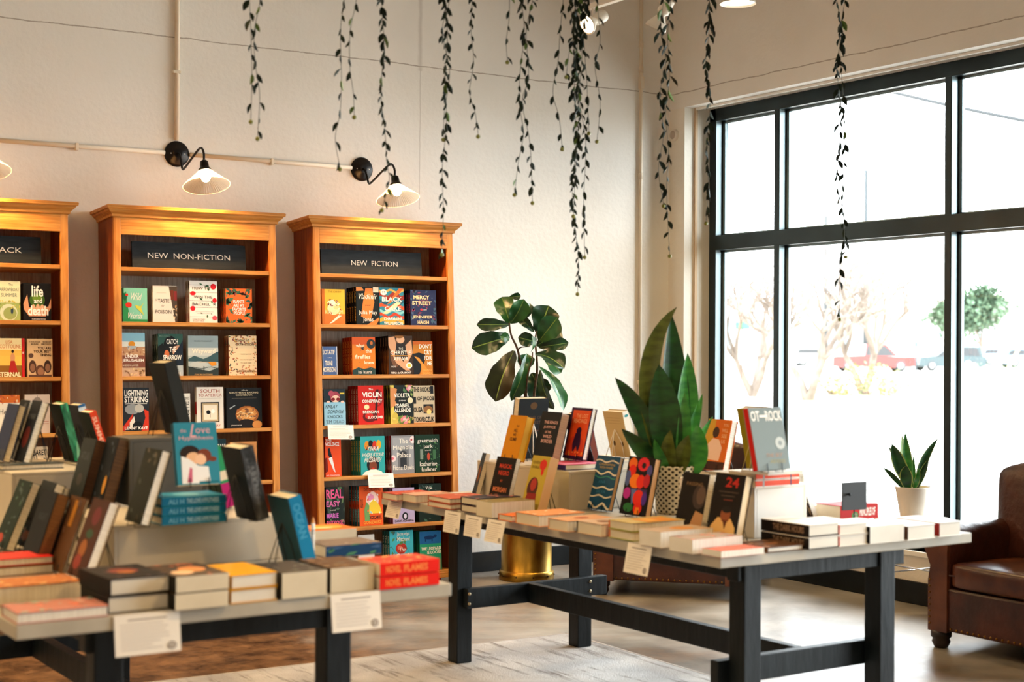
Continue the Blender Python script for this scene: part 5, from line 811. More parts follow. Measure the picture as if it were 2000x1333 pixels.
V([(1100, 0), (1094, 60), (1090, 120), (1080, 180), (1092, 230), (1098, 289)], .75, 'sparse strand left of the densest cluster', seed=12)
V([(1122, 0), (1128, 80), (1122, 180), (1126, 280), (1118, 360), (1122, 440), (1130, 500), (1128, 572)], 2.0, 'longest strand of the densest cluster, reaching lowest', ll=.036, seed=13)
V([(1132, 0), (1120, 70), (1128, 150), (1130, 230), (1124, 330), (1120, 420)], 1.7, 'front strand of the densest cluster', ll=.036, seed=14, yo=-.03)
V([(1112, 0), (1122, 60), (1112, 100), (1106, 148)], 1.4, 'short left strand of the densest cluster', ll=.036, seed=15, yo=-.02)
V([(1142, 0), (1138, 90), (1132, 190), (1144, 280), (1140, 390), (1142, 500)], 1.2, 'right strand of the densest cluster, second lowest', ll=.036, seed=16, yo=.03)
V([(1150, 0), (1140, 60), (1146, 160), (1150, 258)], 1.2, 'shorter right strand of the densest cluster', seed=17, yo=.05)
V([(1166, 0), (1172, 80), (1162, 130), (1172, 200), (1166, 274)], .75, 'sparse strand right of the densest cluster', seed=18)
V([(1296, 0), (1290, 60), (1300, 120), (1288, 190), (1296, 260), (1286, 330), (1296, 400)], 1.0, 'left strand of the pair hanging over the room corner', ll=.042, seed=19)
V([(1310, 0), (1304, 70), (1308, 150), (1300, 220), (1306, 300), (1302, 370), (1308, 498)], .9, 'right strand of the pair hanging over the room corner', ll=.042, seed=20, yo=.03)
V([(1386, 0), (1384, 70), (1378, 130), (1388, 200), (1380, 280), (1384, 360), (1379, 434)], 1.5, 'strand hanging before the left edge of the window', ll=.042, seed=21)
V([(1634, 0), (1644, 60), (1634, 130), (1642, 200), (1640, 280), (1634, 350), (1650, 440), (1641, 520), (1640, 622)], .95, 'longest strand hanging in front of the window panes', ll=.040, seed=22)
V([(1650, 0), (1640, 70), (1644, 150), (1650, 240), (1648, 330), (1646, 400), (1652, 500)], .7, 'second strand hanging in front of the window panes', ll=.040, seed=23, yo=.03)
# ------------------------------------------------------------------ potted plants
def blade(mb, base, ctrl, tip, wid, m_, face, cup=.25, n=12, edge=None, base_w=.45, peak=.45, twist=0):
    """strap leaf along a bezier from base over ctrl to tip"""
    base, ctrl, tip = map(Vector, (base, ctrl, tip)); vs = []; fs = []; ft = Vector(face).normalized()
    for i in range(n+1):
        t = i/n; p = base*(1-t)**2+ctrl*2*t*(1-t)+tip*t*t; d = ((ctrl-base)*(1-t)+(tip-ctrl)*t).normalized()
        if t < peak: q = base_w+(1-base_w)*math.sin(t/peak*math.pi/2)
        else: q = max(0, math.cos((t-peak)/(1-peak)*math.pi/2))**.8
        hw = max(wid/2*q, .0004); s = d.cross(ft).normalized(); nn = s.cross(d)
        if twist: r_ = Matrix.Rotation(twist*t, 3, d); s = r_@s; nn = r_@nn
        for k in (-1, -.82, -.4, 0, .4, .82, 1): vs.append(p+s*(hw*k)+nn*(hw*cup*(abs(k)**1.5)))
    for i in range(n):
        for k in range(6):
            a = i*7+k; fs.append((a, a+1, a+8, a+7))
    ed = [f for j, f in enumerate(fs) if j % 6 in (0, 5)]; mid = [f for j, f in enumerate(fs) if j % 6 not in (0, 5)]
    mb.add(vs, mid, m_, True); mb.add(vs, ed, edge or m_, True)
def leafmat(name, c1, c2, sc_, ns, rough=.32):
    return noisy(name, c1, c2, scale=sc_, nscale=ns, rough=rough)
SNK = leafmat('snake_leaf', '#0f3316', '#215824', (1, 1, 3), 12); SNKB = leafmat('snake_leaf_bright', '#257030', '#4a9a3e', (1, 1, 3), 12); SNKO = leafmat('snake_leaf_olive', '#454f18', '#66702c', (1, 1, 3), 12)
SNKY = mat('#a9b35a', .4)
def soil_pot(e, prof, m_, zsoil, rs, name='pot'):
    m = MB(); m.lathe(prof, m_, 40); o = m.build(name, e)
    m = MB(); m.lathe([(.0001, zsoil), (rs, zsoil)], mat('#2a1d14', .95), 24); m.build('soil', e); return o
def pxy(px, py, dep, off=0):
    """point at a given depth along the view"""
    r = ray(px, py); return CAM+r*(dep+off)
# large snake plant on the right table
pc = atz(1317, 1003, TZ); pc.z = TZ+.0008; DP = (pc-CAM).dot(FW)
e = empty('snake_plant', T3(pc), 'tall snake plant in a cream dotted pot on the right table', 'potted plant')
def dots():
    def ex(m, nt, tc, cr, b):
        N = nt.nodes; L = nt.links; sp = N.new('ShaderNodeSeparateXYZ'); L.new(tc.outputs['Object'], sp.inputs[0])
        at = N.new('ShaderNodeMath'); at.operation = 'ARCTAN2'; L.new(sp.outputs['X'], at.inputs[0]); L.new(sp.outputs['Y'], at.inputs[1])
        u = N.new('ShaderNodeMath'); u.operation = 'MULTIPLY'; L.new(at.outputs[0], u.inputs[0]); u.inputs[1].default_value = 13/3.14159
        v = N.new('ShaderNodeMath'); v.operation = 'MULTIPLY'; L.new(sp.outputs['Z'], v.inputs[0]); v.inputs[1].default_value = 60
        cb = N.new('ShaderNodeCombineXYZ'); L.new(u.outputs[0], cb.inputs[0]); L.new(v.outputs[0], cb.inputs[1])
        rt = N.new('ShaderNodeMapping'); rt.inputs['Rotation'].default_value = (0, 0, math.radians(45)); L.new(cb.outputs[0], rt.inputs[0])
        fr_ = N.new('ShaderNodeVectorMath'); fr_.operation = 'FRACTION'; L.new(rt.outputs[0], fr_.inputs[0])
        sb = N.new('ShaderNodeVectorMath'); sb.operation = 'SUBTRACT'; L.new(fr_.outputs[0], sb.inputs[0]); sb.inputs[1].default_value = (.5, .5, 0)
        ln = N.new('ShaderNodeVectorMath'); ln.operation = 'LENGTH'; L.new(sb.outputs[0], ln.inputs[0])
        lt = N.new('ShaderNodeMath'); lt.operation = 'LESS_THAN'; L.new(ln.outputs['Value'], lt.inputs[0]); lt.inputs[1].default_value = .30
        mx = N.new('ShaderNodeMixRGB'); mx.inputs[2].default_value = (*lin('#1c1712'), 1); L.new(lt.outputs[0], mx.inputs[0]); L.new(cr.outputs[0], mx.inputs[1]); L.new(mx.outputs[0], b.inputs['Base Color'])
    return noisy('dotted_pot', '#d9cdb0', '#e3d9c0', nscale=5, rough=.5, extra=ex)
soil_pot(e, [(.0001, .0), (.070, 0), (.078, .01), (.088, .19), (.09, .20), (.084, .20), (.080, .17)], dots(), .175, .082)
m = MB(); iv = pc
BIG = [((1300, 925), (1225, 700), (1322, 600), .085, SNKO, -.02), ((1322, 925), (1318, 790), (1311, 612), .125, SNK, .05), ((1300, 930), (1258, 800), (1201, 738), .085, SNK, -.02), ((1305, 935), (1260, 880), (1214, 838), .075, SNK, -.06),
       ((1312, 925), (1300, 800), (1287, 712), .135, SNK, -.05), ((1330, 925), (1345, 800), (1343, 690), .10, SNKB, .04), ((1328, 925), (1340, 850), (1337, 766), .062, SNKB, -.06), ((1322, 935), (1372, 900), (1362, 828), .11, SNKB, -.05),
       ((1332, 935), (1350, 880), (1392, 814), .04, SNKB, .06), ((1330, 925), (1350, 850), (1372, 770), .05, SNKB, .03), ((1308, 935), (1290, 900), (1278, 858), .05, SNKB, -.08), ((1300, 920), (1262, 860), (1272, 726), .13, SNKO, .01),
       ((1326, 935), (1355, 915), (1366, 872), .07, SNK, -.03), ((1312, 935), (1300, 890), (1310, 840), .07, SNKO, -.09), ((1318, 935), (1335, 890), (1345, 850), .075, SNKO, -.1)]
for b_, c_, t_, wd, mt, off in BIG:
    q = [pxy(*b_, DP, off*.4)-iv, pxy(*c_, DP, off)-iv, pxy(*t_, DP, off*1.5)-iv]
    blade(m, q[0], q[1], q[2], wd, mt, -FW+RT*off*4, .3, 14, edge=None if mt is SNK else mt)
m.build('foliage', e)
# small snake plant on the wire side table
DS = 8.05; pc2 = pxy(1783, 1013, DS); ST = pc2.z
e = empty('side_table', T3((pc2.x, pc2.y, 0)), 'small round side table with bent black wire legs by the window', 'side table')
m = MB(); m.lathe([(.0001, ST-.022), (.20, ST-.022), (.205, ST-.018), (.205, ST-.004), (.20, ST), (.0001, ST)], mat('#d9d4ca', .4), 40); m.build('tabletop', e)
for a in (100, 190, 280, 10):
    ca, sa = math.cos(math.radians(a)), math.sin(math.radians(a))
    m = MB(); m.tube(spline([(.15*ca, .15*sa, ST-.022), (.165*ca, .165*sa, ST-.14), (.20*ca, .20*sa, .30), (.215*ca, .215*sa, .22), (.27*ca, .27*sa, .012)], 4), .006, WIRE, 8); m.lathe([(.0001, .0), (.016, 0), (.013, .014), (.006, .03)], WIRE, 12, T3((.27*ca, .27*sa, .0005))); m.build('leg', e)
m = MB(); m.tube([(.2, 0, .262), (-.2, 0, .262)], .004, mat('#c9ccce', .25, .9), 8); m.tube([(0, .2, .27), (0, -.2, .27)], .004, mat('#c9ccce', .25, .9), 8); m.build('cross_rod', e)
pc2 = pc2+Vector((0, 0, .0008))
e = empty('snake_plant', T3(pc2), 'small yellow-edged snake plant in a white tapered pot by the window', 'potted plant')
soil_pot(e, [(.0001, 0), (.062, 0), (.066, .004), (.094, .166), (.094, .17), (.089, .17), (.086, .15)], mat('#e4dacb', .45), .15, .087)
m = MB()
SM = [((1782, 952), (1768, 900), (1768, 846), .055, SNKB, .03), ((1775, 952), (1752, 900), (1742, 868), .075, SNK, .0), ((1790, 952), (1796, 900), (1832, 857), .048, SNK, .03), ((1790, 955), (1800, 925), (1814, 897), .038, SNK, -.03), ((1774, 955), (1766, 925), (1771, 910), .07, SNK, -.07), ((1765, 955), (1745, 930), (1725, 914), .03, SNK, 0),
      ((1786, 952), (1784, 920), (1784, 889), .02, SNKB, 0), ((1768, 950), (1762, 890), (1762, 850), .04, mat('#c9d0b0', .4), .06), ((1770, 950), (1748, 890), (1736, 874), .03, SNK, .05), ((1785, 955), (1792, 940), (1795, 915), .03, SNKB, -.05)]
for b_, c_, t_, wd, mt, off in SM:
    q = [pxy(*b_, DS, off*.5)-pc2, pxy(*c_, DS, off)-pc2, pxy(*t_, DS, off*1.3)-pc2]; blade(m, q[0], q[1], q[2], wd, mt, -FW+RT*off*3, .3, 12, edge=SNKY)
m.build('foliage', e)
# fiddle-leaf fig in a brass pot
pf = atz(1028, 1131, 0); pf.z = .0008; DFG = (pf-CAM).dot(FW)
BRASS = noisy('aged_brass', '#8a6a26', '#c9a04a', scale=(1, 1, .4), nscale=9, rough=.22, rough2=.45, metal=1, bump=.1, bscale=12)
e = empty('fiddle_leaf_fig', T3(pf), 'fiddle-leaf fig tree in a tall brass pot against the back wall', 'potted plant')
soil_pot(e, [(.0001, .0), (.170, 0), (.172, .004), (.170, .05), (.163, .055), (.158, .06), (.156, .43), (.162, .44), (.160, .45), (.150, .445), (.148, .40)], BRASS, .40, .148, 'brass_pot')
m = MB()
for k in range(10): m.ball((.171*math.cos(k*.628), .171*math.sin(k*.628), .03), .006, mat('#3a2a12', .5, .8), 8, 5)
m.build('rivet', e)
def q5(x, y, off=0): return pxy(900+x/3.173, 540+y/3.173, DFG, off)-pf
BARK = noisy('fig_bark', '#3a2a1c', '#5c4630', nscale=60, rough=.85)
m = MB()
for pts, r0 in (([(400, 1500, 0), (410, 1100, 0), (400, 760, 0), (375, 570, .02), (350, 450, .02), (312, 365, 0), (300, 290, 0)], .011), ([(415, 1500, .04), (450, 1000, .05), (455, 740, .04), (472, 600, .03), (470, 500, 0), (462, 400, 0), (470, 340, 0)], .011), ([(405, 900, 0), (410, 650, -.03), (440, 520, -.04), (445, 470, -.04)], .007), ([(352, 460, .0), (375, 440, 0), (430, 436, 0)], .005)):
    P_ = spline([q5(*p) for p in pts], 5); m.tube(P_, [r0*(1-.55*i/len(P_)) for i in range(len(P_))], BARK, 8)
m.build('trunk', e)
FIGD = leafmat('fig_leaf', '#0f2a16', '#1f4424', (1, 1, 1), 14, .28); FIGM = leafmat('fig_leaf_mid', '#1b4a24', '#2c6630', (1, 1, 1), 14, .3); FIGO = leafmat('fig_leaf_dark', '#141c10', '#26301a', (1, 1, 1), 14, .3); VEIN = mat('#7a9a4a', .5)
def figleaf(mb, b_, t_, wid, m_, off=0, tipoff=0, bend=.12, yaw=0, n=14):
    b = q5(*b_, off); t = q5(*t_, tipoff); ax = t-b; Ln = ax.length; W = wid/3.173/2933*DFG
    d = ax.normalized(); f = (-FW*math.cos(yaw)+RT*math.sin(yaw)); s = d.cross(f).normalized(); nn = s.cross(d)
    vs = []; fs = []
    for i in range(n+1):
        u = i/n; q = (.10+.55*math.sin(min(1, u/.32)*math.pi/2)) if u < .32 else .65+.35*math.sin((u-.32)/.38*math.pi/2) if u < .7 else max(0, math.cos((u-.7)/.3*math.pi/2))**.6
        hw = max(W/2*q, .001)*(1+.05*math.sin(u*17)); c = b+ax*u+nn*(Ln*bend*math.sin(u*math.pi))
        for k in (-1, -.66, -.33, -.04, .04, .33, .66, 1): vs.append(c+s*(hw*k)+nn*(hw*(.35*abs(k)**1.4+.10*math.sin(u*14+k*3)*abs(k))))
    F1 = []; F2 = []
    for i in range(n):
        for k in range(7):
            a = i*8+k; (F2 if k == 3 else F1).append((a, a+1, a+9, a+8))
    mb.add(vs, F1, m_, True); mb.add(vs, F2, VEIN, True)
m = MB()
FL = [((305, 295), (255, 128), 120, FIGM, 0, .05, 0), ((308, 292), (392, 142), 120, FIGM, .02, -.05, .3), ((300, 300), (98, 300), 78, FIGD, 0, -.05, 0), ((302, 372), (66, 445), 135, FIGD, 0, -.1, 0), ((330, 462), (215, 778), 165, FIGO, 0, -.1, -.3), ((410, 480), (312, 772), 90, FIGM, .05, 0, .4),
      ((478, 362), (545, 182), 165, FIGD, .06, .06, 0), ((485, 400), (600, 255), 140, FIGM, 0, -.06, 0), ((482, 440), (668, 412), 75, FIGD, .1, .1, 0), ((452, 345), (358, 252), 62, FIGD, .08, .1, .3), ((470, 408), (355, 378), 85, FIGD, .04, .0, 0), ((462, 480), (642, 572), 125, FIGD, -.05, -.15, .8),
      ((484, 560), (635, 832), 100, FIGM, -.04, -.12, .9), ((492, 580), (578, 826), 80, FIGD, 0, .0, -.7), ((440, 600), (505, 748), 150, FIGD, .1, .1, 0), ((392, 590), (410, 482), 105, FIGM, .08, .08, 0), ((402, 260), (428, 168), 55, FIGD, .08, .1, .5), ((432, 470), (440, 372), 60, FIGM, -.05, -.1, 1.1),
      ((520, 500), (622, 600), 90, FIGM, .05, .05, .3), ((300, 130), (372, 122), 45, FIGD, .06, .06, 0), ((300, 390), (245, 372), 60, FIGM, -.05, -.1, .9), ((470, 430), (620, 330), 120, FIGD, .12, .15, .2)]
for b_, t_, wd, mt, o1, o2, yw in FL: figleaf(m, b_, t_, wd*1.06, mt, o1, o2, yaw=yw)
m.build('foliage', e)
# ------------------------------------------------------------------ leather club chairs
LEA = noisy('worn_leather', '#2c120b', '#4c2214', nscale=5, rough=.28, rough2=.5, bump=.25, bscale=22, detail=8)
LEAC = noisy('worn_leather_seat', '#3c1a0f', '#6c3a20', nscale=4, rough=.25, rough2=.45, bump=.2, bscale=14, detail=8)
WOODD = mat('#24140d', .35); NAIL = mat('#8a6230', .3, .9)
def rounded(x0, x1, y0, y1, z0, z1, m_, puff=.0, n=6, ax=2):
    """cushion: a box grid puffed outwards"""
    mb = MB(); c = ((x0+x1)/2, (y0+y1)/2, (z0+z1)/2); s = ((x1-x0)/2, (y1-y0)/2, (z1-z0)/2); idx = {}; vs = []; fs = []
    def V_(i, j, k):
        key = (i, j, k)
        if key in idx: return idx[key]
        p = [2*i/n-1, 2*j/n-1, 2*k/n-1]
        q = [p[a]*(1+puff*(1-p[(a+1) % 3]**2)*(1-p[(a+2) % 3]**2)/(s[a]/min(s))) for a in range(3)]
        idx[key] = len(vs); vs.append((c[0]+q[0]*s[0], c[1]+q[1]*s[1], c[2]+q[2]*s[2])); return idx[key]
    for a in range(n):
        for b in range(n):
            fs += [(V_(a, b, 0), V_(a, b+1, 0), V_(a+1, b+1, 0), V_(a+1, b, 0)), (V_(a, b, n), V_(a+1, b, n), V_(a+1, b+1, n), V_(a, b+1, n)),
                   (V_(a, 0, b), V_(a+1, 0, b), V_(a+1, 0, b+1), V_(a, 0, b+1)), (V_(a, n, b), V_(a, n, b+1), V_(a+1, n, b+1), V_(a+1, n, b)),
                   (V_(0, a, b), V_(0, a, b+1), V_(0, a+1, b+1), V_(0, a+1, b)), (V_(n, a, b), V_(n, a+1, b), V_(n, a+1, b+1), V_(n, a, b+1))]
    mb.add(vs, fs, m_, True); return mb
def club_chair(M, label):
    """local: front faces -y, width along x, 0..W; depth 0..D"""
    W = .92; D = .84; e = empty('club_chair', M, label, 'armchair', None)
    m = MB(); m.box(.10, W-.10, .022, D-.05, .09, .30, LEA); m.build('seat_base', e, bevel=.012)
    m = rounded(.145, W-.145, .005, D-.22, .305, .425, LEAC, .16); o = m.build('seat_cushion', e, bevel=0, sub=1)
    m = MB(); m.tube([(.15, .012, .365), (W-.15, .012, .365)], .004, LEA, 6); m.build('piping', o)
    for s in (0, 1):
        prof = [(.015, .085), (.015, .33), (.03, .40), (-.0, .46), (-.025, .50), (-.03, .54), (-.01, .585), (.04, .605), (.095, .60), (.135, .57), (.145, .52), (.14, .47), (.14, .085)]
        if s: prof = [(W-x, z) for x, z in prof][::-1]
        m = MB(); m.prism(prof, .03, D-.10, LEA, axis=1); a = m.build('arm', e, bevel=.02, seg=3); smooth_all(a)
        pf_ = [(x*.94+(.004 if not s else W*.06-.004), z) for x, z in prof]
        m = MB(); m.prism(pf_, .012, .031, LEAC, axis=1); fp = m.build('arm_front_panel', a, bevel=.006)
        m = MB()
        for z in range(8): m.ball(((.03 if not s else W-.03), .011, .12+z*.03), .0055, NAIL, 8, 5)
        m.build('nailhead_trim', a)
    vs = rounded(.02, W-.02, D-.40, D-.05, .30, .90, LEA, .10)
    for i, (x, y, z) in enumerate(vs.v):
        t = (z-.3)/.6; vs.v[i] = (x+(.46-x)*.06*(1-t), y+.05*t, z-(.05*((x-.46)/.44)**4 if z > .8 else 0))
    b = vs.build('backrest', e, sub=1)
    m = MB()
    for bx in (.24, .46, .68):
        for bz in (.62, .74): m.ball((bx, D-.408+(bz-.3)/.6*.05, bz), .012, LEAC, 10, 6)
    m.build('tufting_button', b)
    m = MB(); m.ball((0, 0, 0), .0065, NAIL, 8, 5); nh = m.build('nailhead', e); nh.location = (.12, .021, .105)
    for k in range(1, 21):
        c = nh.copy(); C.objects.link(c); c.parent = e; c.location = (.12+k*(W-.24)/20, .021, .105)
    for fx in (.06, W-.06):
        for fy in (.06, D-.09):
            m = MB(); m.lathe([(.0001, 0), (.03, 0), (.036, .01), (.045, .03), (.04, .045), (.05, .055), (.05, .09), (.0001, .09)], WOODD, 20, T3((fx, fy, .0005))); m.build('foot', e)
    return e
# nearer chair: front towards the tables, beside the window
club_chair(frame((0, -1, 0), (1, 0, 0), (0, 0, 1), (5.585, 5.125, 0)), 'brown leather club chair at the right edge, beside the window and side table')
a = math.radians(-46.5)
club_chair(frame((math.cos(a), math.sin(a), 0), (-math.sin(a), math.cos(a), 0), (0, 0, 1), (5.04, 7.17, 0)), 'brown leather club chair set diagonally in the corner, mostly behind the right table')
# ------------------------------------------------------------------ the street outside
GRD = noisy('pale_pavement', '#b5b0a8', '#cfcac2', nscale=.3, rough=.9); GRASS = noisy('dry_lawn', '#a39a72', '#8f9a68', nscale=1.5, rough=.95)
m = MB(); m.box(6.83, 320, -160, 320, -.30, -.12, GRD); tag(m.build('pavement'), kind='structure')
def gz(px, py): return atz(px, py, -.12)
def strip(name, pts, h, m_, label, cat):
    P = [gz(*p) for p in pts]; mb = MB(); n = len(P)
    vs = [(p.x, p.y, -.1195) for p in P]+[(p.x, p.y, -.12+h) for p in P]
    mb.add(vs, [tuple(range(n))[::-1], tuple(range(n, 2*n))]+[(i, (i+1) % n, (i+1) % n+n, i+n) for i in range(n)], m_); return tag(mb.build(name), label, cat)
CURB = mat('#a59a86', .9)
strip('planting_bed', [(1540, 792), (1620, 796), (1720, 784), (1720, 776), (1540, 778)], .10, GRASS, 'low planting bed with a kerb under the bare trees outside', 'planting bed')
strip('stone_kerb', [(1716, 772), (1960, 778), (1960, 772), (1716, 766)], .55, CURB, 'long low stone border outside behind the window', 'kerb')
strip('lawn_island', [(1820, 800), (2060, 812), (2200, 800), (2000, 778)], .12, GRASS, 'pale dry lawn island outside at the right', 'lawn')
TRK = noisy('bare_bark', '#5a4f47', '#766a60', nscale=3, rough=.9); TWG = mat('#7d7068', .9)
def bare_tree(px, py, h, label, seed, spread=1.0, stems=3, depth=6, leafy=None):
    R = random.Random(seed); p = gz(px, py); p.z = -.12; e = empty('tree', T3(p), label, 'tree', None); tk = MB(); br = MB(); tips = []
    def grow(a, d, L_, r, k):
        b = a+d*L_; mid = a+d*L_*.5+Vector((R.uniform(-1, 1), R.uniform(-1, 1), 0))*L_*.06
        (tk if k < 2 else br).tube([a, mid, b], [r, r*.8, r*.6], TRK if k < 4 else TWG, 5 if k < 3 else 3, cap=False)
        if k >= depth-1: tips.append(b)
        if k >= depth: return
        for _ in range(3 if k < 4 else 2):
            v = Vector((R.gauss(0, 1), R.gauss(0, 1), R.gauss(0, .6)+.35)).normalized(); nd = (d*1.25+v*.85*spread).normalized()
            grow(b, nd, L_*R.uniform(.62, .86), r*.62, k+1)
    for s in range(stems):
        an = s*6.28/stems+R.random(); d = Vector((math.cos(an)*.45*spread, math.sin(an)*.45*spread, 1)).normalized() if stems > 1 else Vector((.05, 0, 1)).normalized()
        grow(Vector((0, 0, 0)), d, h*.26, h*.026, 0)
    tk.build('trunk', e); br.build('branches', e)
    if leafy:
        fm = MB()
        for t in tips:
            for _ in range(leafy[1]):
                c = t+Vector((R.gauss(0, 1), R.gauss(0, 1), R.gauss(0, .6)))*h*.09; s = h*.03*R.uniform(.6, 1.5); a_ = Vector((R.gauss(0, 1), R.gauss(0, 1), R.gauss(0, 1))).normalized(); b_ = a_.cross(Vector((0, .3, 1))).normalized()
                fm.add([c-a_*s, c-b_*s*.6, c+a_*s, c+b_*s*.6], [(0, 1, 2, 3)], leafy[0])
        fm.build('foliage', e)
    return e
bare_tree(1578, 790, 5.2, 'bare multi-stemmed tree outside, left of the two behind the big pane', 3)
bare_tree(1686, 772, 5.6, 'bare multi-stemmed tree outside, behind the round shrub', 8)
bare_tree(1470, 776, 5.0, 'bare tree outside behind the narrow left pane', 12, depth=5)
bare_tree(1915, 719, 6.6, 'broad green oak outside at the right', 21, 2.2, 1, 5, (mat('#4a5f48', .9), 30))
def shrub(px, py, r, h, n, m_, label, seed, sx=1.0):
    R = random.Random(seed); p = gz(px, py); e = empty('shrub', T3(p), label, 'shrub'); f = MB(); s_ = MB()
    for k in range(n):
        a = R.uniform(0, 6.28); u = R.random()**.5; zz = R.random(); c = Vector((math.cos(a)*r*u*sx, math.sin(a)*r*u, h*zz*(1-.5*u*u))); s = .10*R.uniform(.6, 1.4)
        d = Vector((R.gauss(0, 1), R.gauss(0, 1), R.gauss(0, 1)+.5)).normalized(); q = d.cross(Vector((.2, .1, 1))).normalized()
        f.add([c, c+q*s*.4+d*s*.5, c+d*s, c-q*s*.4+d*s*.5], [(0, 1, 2, 3)], m_[k % len(m_)])
    for k in range(10): s_.tube([(0, 0, 0), (math.cos(k*.63)*r*.5, math.sin(k*.63)*r*.5, h*.6)], .015, TRK, 4)
    f.build('foliage', e); s_.build('stem', e); return e
SG = [mat('#8c8a50', .9), mat('#a5744a', .9), mat('#6f8450', .9)]
shrub(1692, 778, 1.25, 1.1, 900, SG, 'round yellow-green shrub outside under the bare tree', 3)
shrub(1625, 778, .7, .7, 300, SG, 'small green shrub outside beside the round one', 5)
shrub(1975, 756, 3.2, 1.0, 700, [mat('#76905c', .9)], 'low green hedge-like shrub outside at the right', 6)
shrub(1880, 762, 2.2, .7, 500, [mat('#a58a6a', .9)], 'brownish low shrub outside right of the mullion', 9)
def car(px, py, yaw, col, label, L_=4.6, tall=1.45, truck=False):
    p = gz(px, py); e = empty('car', T3(Vector((p.x, p.y, -.12)))@Rz(yaw), label, 'car'); mc = mat(col, .3, .2); dk = mat('#15181b', .3); Wd = .9
    body = [(-L_/2, .35), (-L_/2, .85), (-L_/2+.1, .95), (-L_*.16, 1.0), (L_*.5-.08, .92), (L_*.5, .6), (L_*.5, .35), (L_*.5-.4, .28), (-L_*.5+.4, .28)]
    m = MB(); m.prism([(x, z) for x, z in body], -Wd, Wd, mc, axis=1); m.build('body', e, bevel=.06)
    cab = [(-L_*.46, .95), (-L_*.42, tall-.05), (-L_*.36, tall), (L_*.06, tall), (L_*.24, .97)] if not truck else [(-L_*.12, .95), (-L_*.10, tall), (L_*.14, tall), (L_*.28, .97)]
    m = MB(); m.prism(cab, -Wd+.08, Wd-.08, mc, axis=1); m.build('cabin', e, bevel=.05)
    m = MB(); g = [(x*.9, .99 if z < 1 else z-.09) for x, z in cab]; m.prism(g, -Wd+.07, Wd-.07, dk, axis=1); m.build('window', e)
    for wx in (-L_*.31, L_*.31):
        for s in (-1, 1):
            m = MB(); T = T3((wx, s*(Wd-.09), .34))@Matrix.Rotation(math.radians(90), 4, 'X'); m.lathe([(.0001, -.11), (.22, -.11), (.24, -.10), (.33, -.10), (.34, -.07), (.34, .07), (.33, .10), (.24, .10), (.22, .11), (.0001, .11)], dk, 20, T); w_ = m.build('wheel', e)
            m = MB(); m.lathe([(.0001, -.115), (.2, -.113), (.2, .113), (.0001, .115)], mat('#9aa0a2', .3, .8), 16, T); m.build('hubcap', w_)
    return e
car(1702, 726, -32, '#8a1f1a', 'red pickup outside behind the bare tree', 5.2, 1.7, True)
car(1848, 725, 160, '#2c3a3c', 'dark sports utility car outside beside the mullion', 4.7, 1.6)
car(1958, 714, -28, '#8fa3b0', 'pale blue car outside at the right', 4.8)
car(1600, 716, -32, '#aeb4b8', 'silver car outside behind the left bare tree', 4.6)
car(2010, 719, -28, '#5f7683', 'grey-blue car outside cut by the right edge', 4.8)
STL = mat('#2a2f32', .8)
def post(px, py, h, arms, label, sign=None):
    p = gz(px, py); e = empty('street_lamp', T3(Vector((p.x, p.y, -.12))), label, 'street lamp'); m = MB(); m.tube([(0, 0, 0), (0, 0, h)], [.24, .15], STL, 10); m.build('pole', e)
    m = MB()
    for s in arms: m.tube([(0, 0, h), (RT.x*s*1.2, RT.y*s*1.2, h+.1)], .08, STL, 8); m.box(-.45, .45, -.18, .18, -.08, .08, STL, T3((RT.x*s*1.5, RT.y*s*1.5, h+.1))@Rz(-32))
    m.build('lamp_arm', e); return e
p = gz(1690, 716); hh = (p-CAM).dot(FW)
post(1690, 716, .0+1.46+(676-330)/2933*hh, (-1, 1), 'tall twin-armed street lamp outside'); p = gz(1612, 712); h2 = (p-CAM).dot(FW)
post(1612, 712, 1.46+(676-418)/2933*h2, (1,), 'shorter single-armed street lamp outside')
p = gz(1789, 745); d1 = (p-CAM).dot(FW); e = empty('sign_post', T3(Vector((p.x, p.y, -.12))), 'slim grey post with a small plate outside', 'sign post'); m = MB(); hz = 1.58+(676-668)/2933*d1; m.tube([(0, 0, 0), (0, 0, hz)], .045, STL, 8); m.build('pole', e); m = MB(); m.box(-.3, .3, -.02, .02, hz-.5, hz-.2, mat('#9aa5a8', .5)); m.build('plate', e)
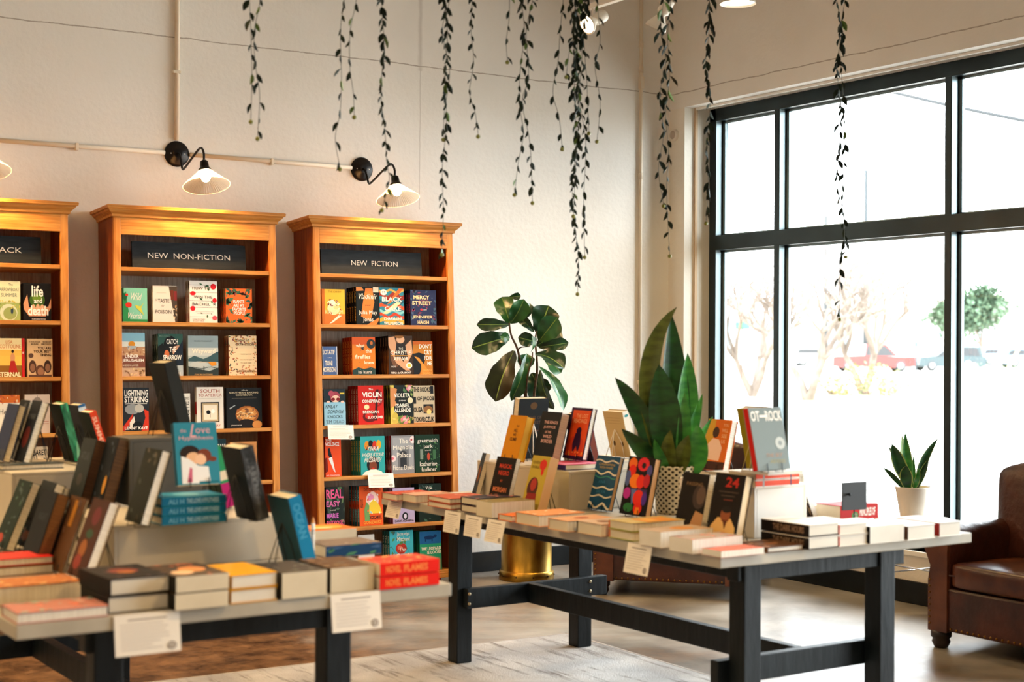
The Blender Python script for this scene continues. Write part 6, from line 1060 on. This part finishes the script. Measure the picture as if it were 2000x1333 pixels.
p = gz(1450, 742); d1 = (p-CAM).dot(FW); e = empty('street_sign', T3(Vector((p.x, p.y, -.12)))@Rz(-32), 'small green street sign outside behind the narrow left pane', 'street sign'); hz = 1.58+(676-640)/2933*d1; m = MB(); m.tube([(0, 0, 0), (0, 0, hz)], .03, STL, 8); m.build('pole', e); m = MB(); m.box(-.35, .35, -.015, .015, hz-.1, hz+.25, mat('#1a6a4a', .5)); m.build('plate', e)
p = gz(1891, 755); e = empty('bollard', T3(Vector((p.x, p.y, -.12))), 'white post outside in the hedge', 'bollard'); m = MB(); m.tube([(0, 0, 0), (0, 0, .9)], .12, mat('#dcdcd8', .6), 12); m.ball((0, 0, .9), .12, mat('#dcdcd8', .6)); m.build('post', e)
# guy wire guard and overhead cables
a0 = gz(1938, 776); a1 = pxy(2040, 590, (a0-CAM).dot(FW)); e = empty('guy_wire', T3(a0), 'slanting yellow guy-wire guard outside at the right', 'guy wire'); m = MB(); m.tube([(0, 0, 0), a1-a0], .05, mat('#c9a86a', .6), 8); m.build('guard', e)
m = MB()
A_ = pxy(1580, 140, 34); B_ = pxy(1850, 205, 30); D_ = pxy(2200, 275, 27); m.tube(spline([A_, B_, D_], 8), .045, mat('#1c1f21', .8), 6); tag(m.build('overhead_cable'), 'thick overhead cable crossing the upper window panes outside', 'cable')
# low building across the street
p = gz(1765, 712); bz = empty('building', T3(Vector((p.x, p.y, -.12)))@Rz(-32), 'low white building across the street behind the parked cars', 'building')
m = MB(); m.box(0, 34, 6, 22, 0, 4.2, mat('#cfcfca', .8)); m.build('wall', bz); m = MB(); m.box(-.4, 34.4, 5.6, 22.4, 4.2, 4.6, mat('#a9a49c', .8)); m.build('roof', bz)
for k in range(5):
    m = MB(); m.box(2.5+k*6, 5+k*6, 5.95, 6.0, 1.2, 2.9, mat('#59686e', .2)); m.build('window', bz)
p = gz(1560, 706); bz = empty('building', T3(Vector((p.x, p.y, -.12)))@Rz(-32), 'pale long building in the distance behind the bare trees', 'building')
m = MB(); m.box(-20, 40, 14, 34, 0, 6.5, mat('#c9c3bc', .8)); m.build('wall', bz); m = MB(); m.box(-20.4, 40.4, 13.6, 34.4, 6.5, 7.0, mat('#a39c94', .8)); m.build('roof', bz)
for k in range(8):
    m = MB(); m.box(-16+k*7, -12+k*7, 13.95, 14.0, 1.5, 4.2, mat('#66747a', .2)); m.build('window', bz)
C.objects.unlink(_to)
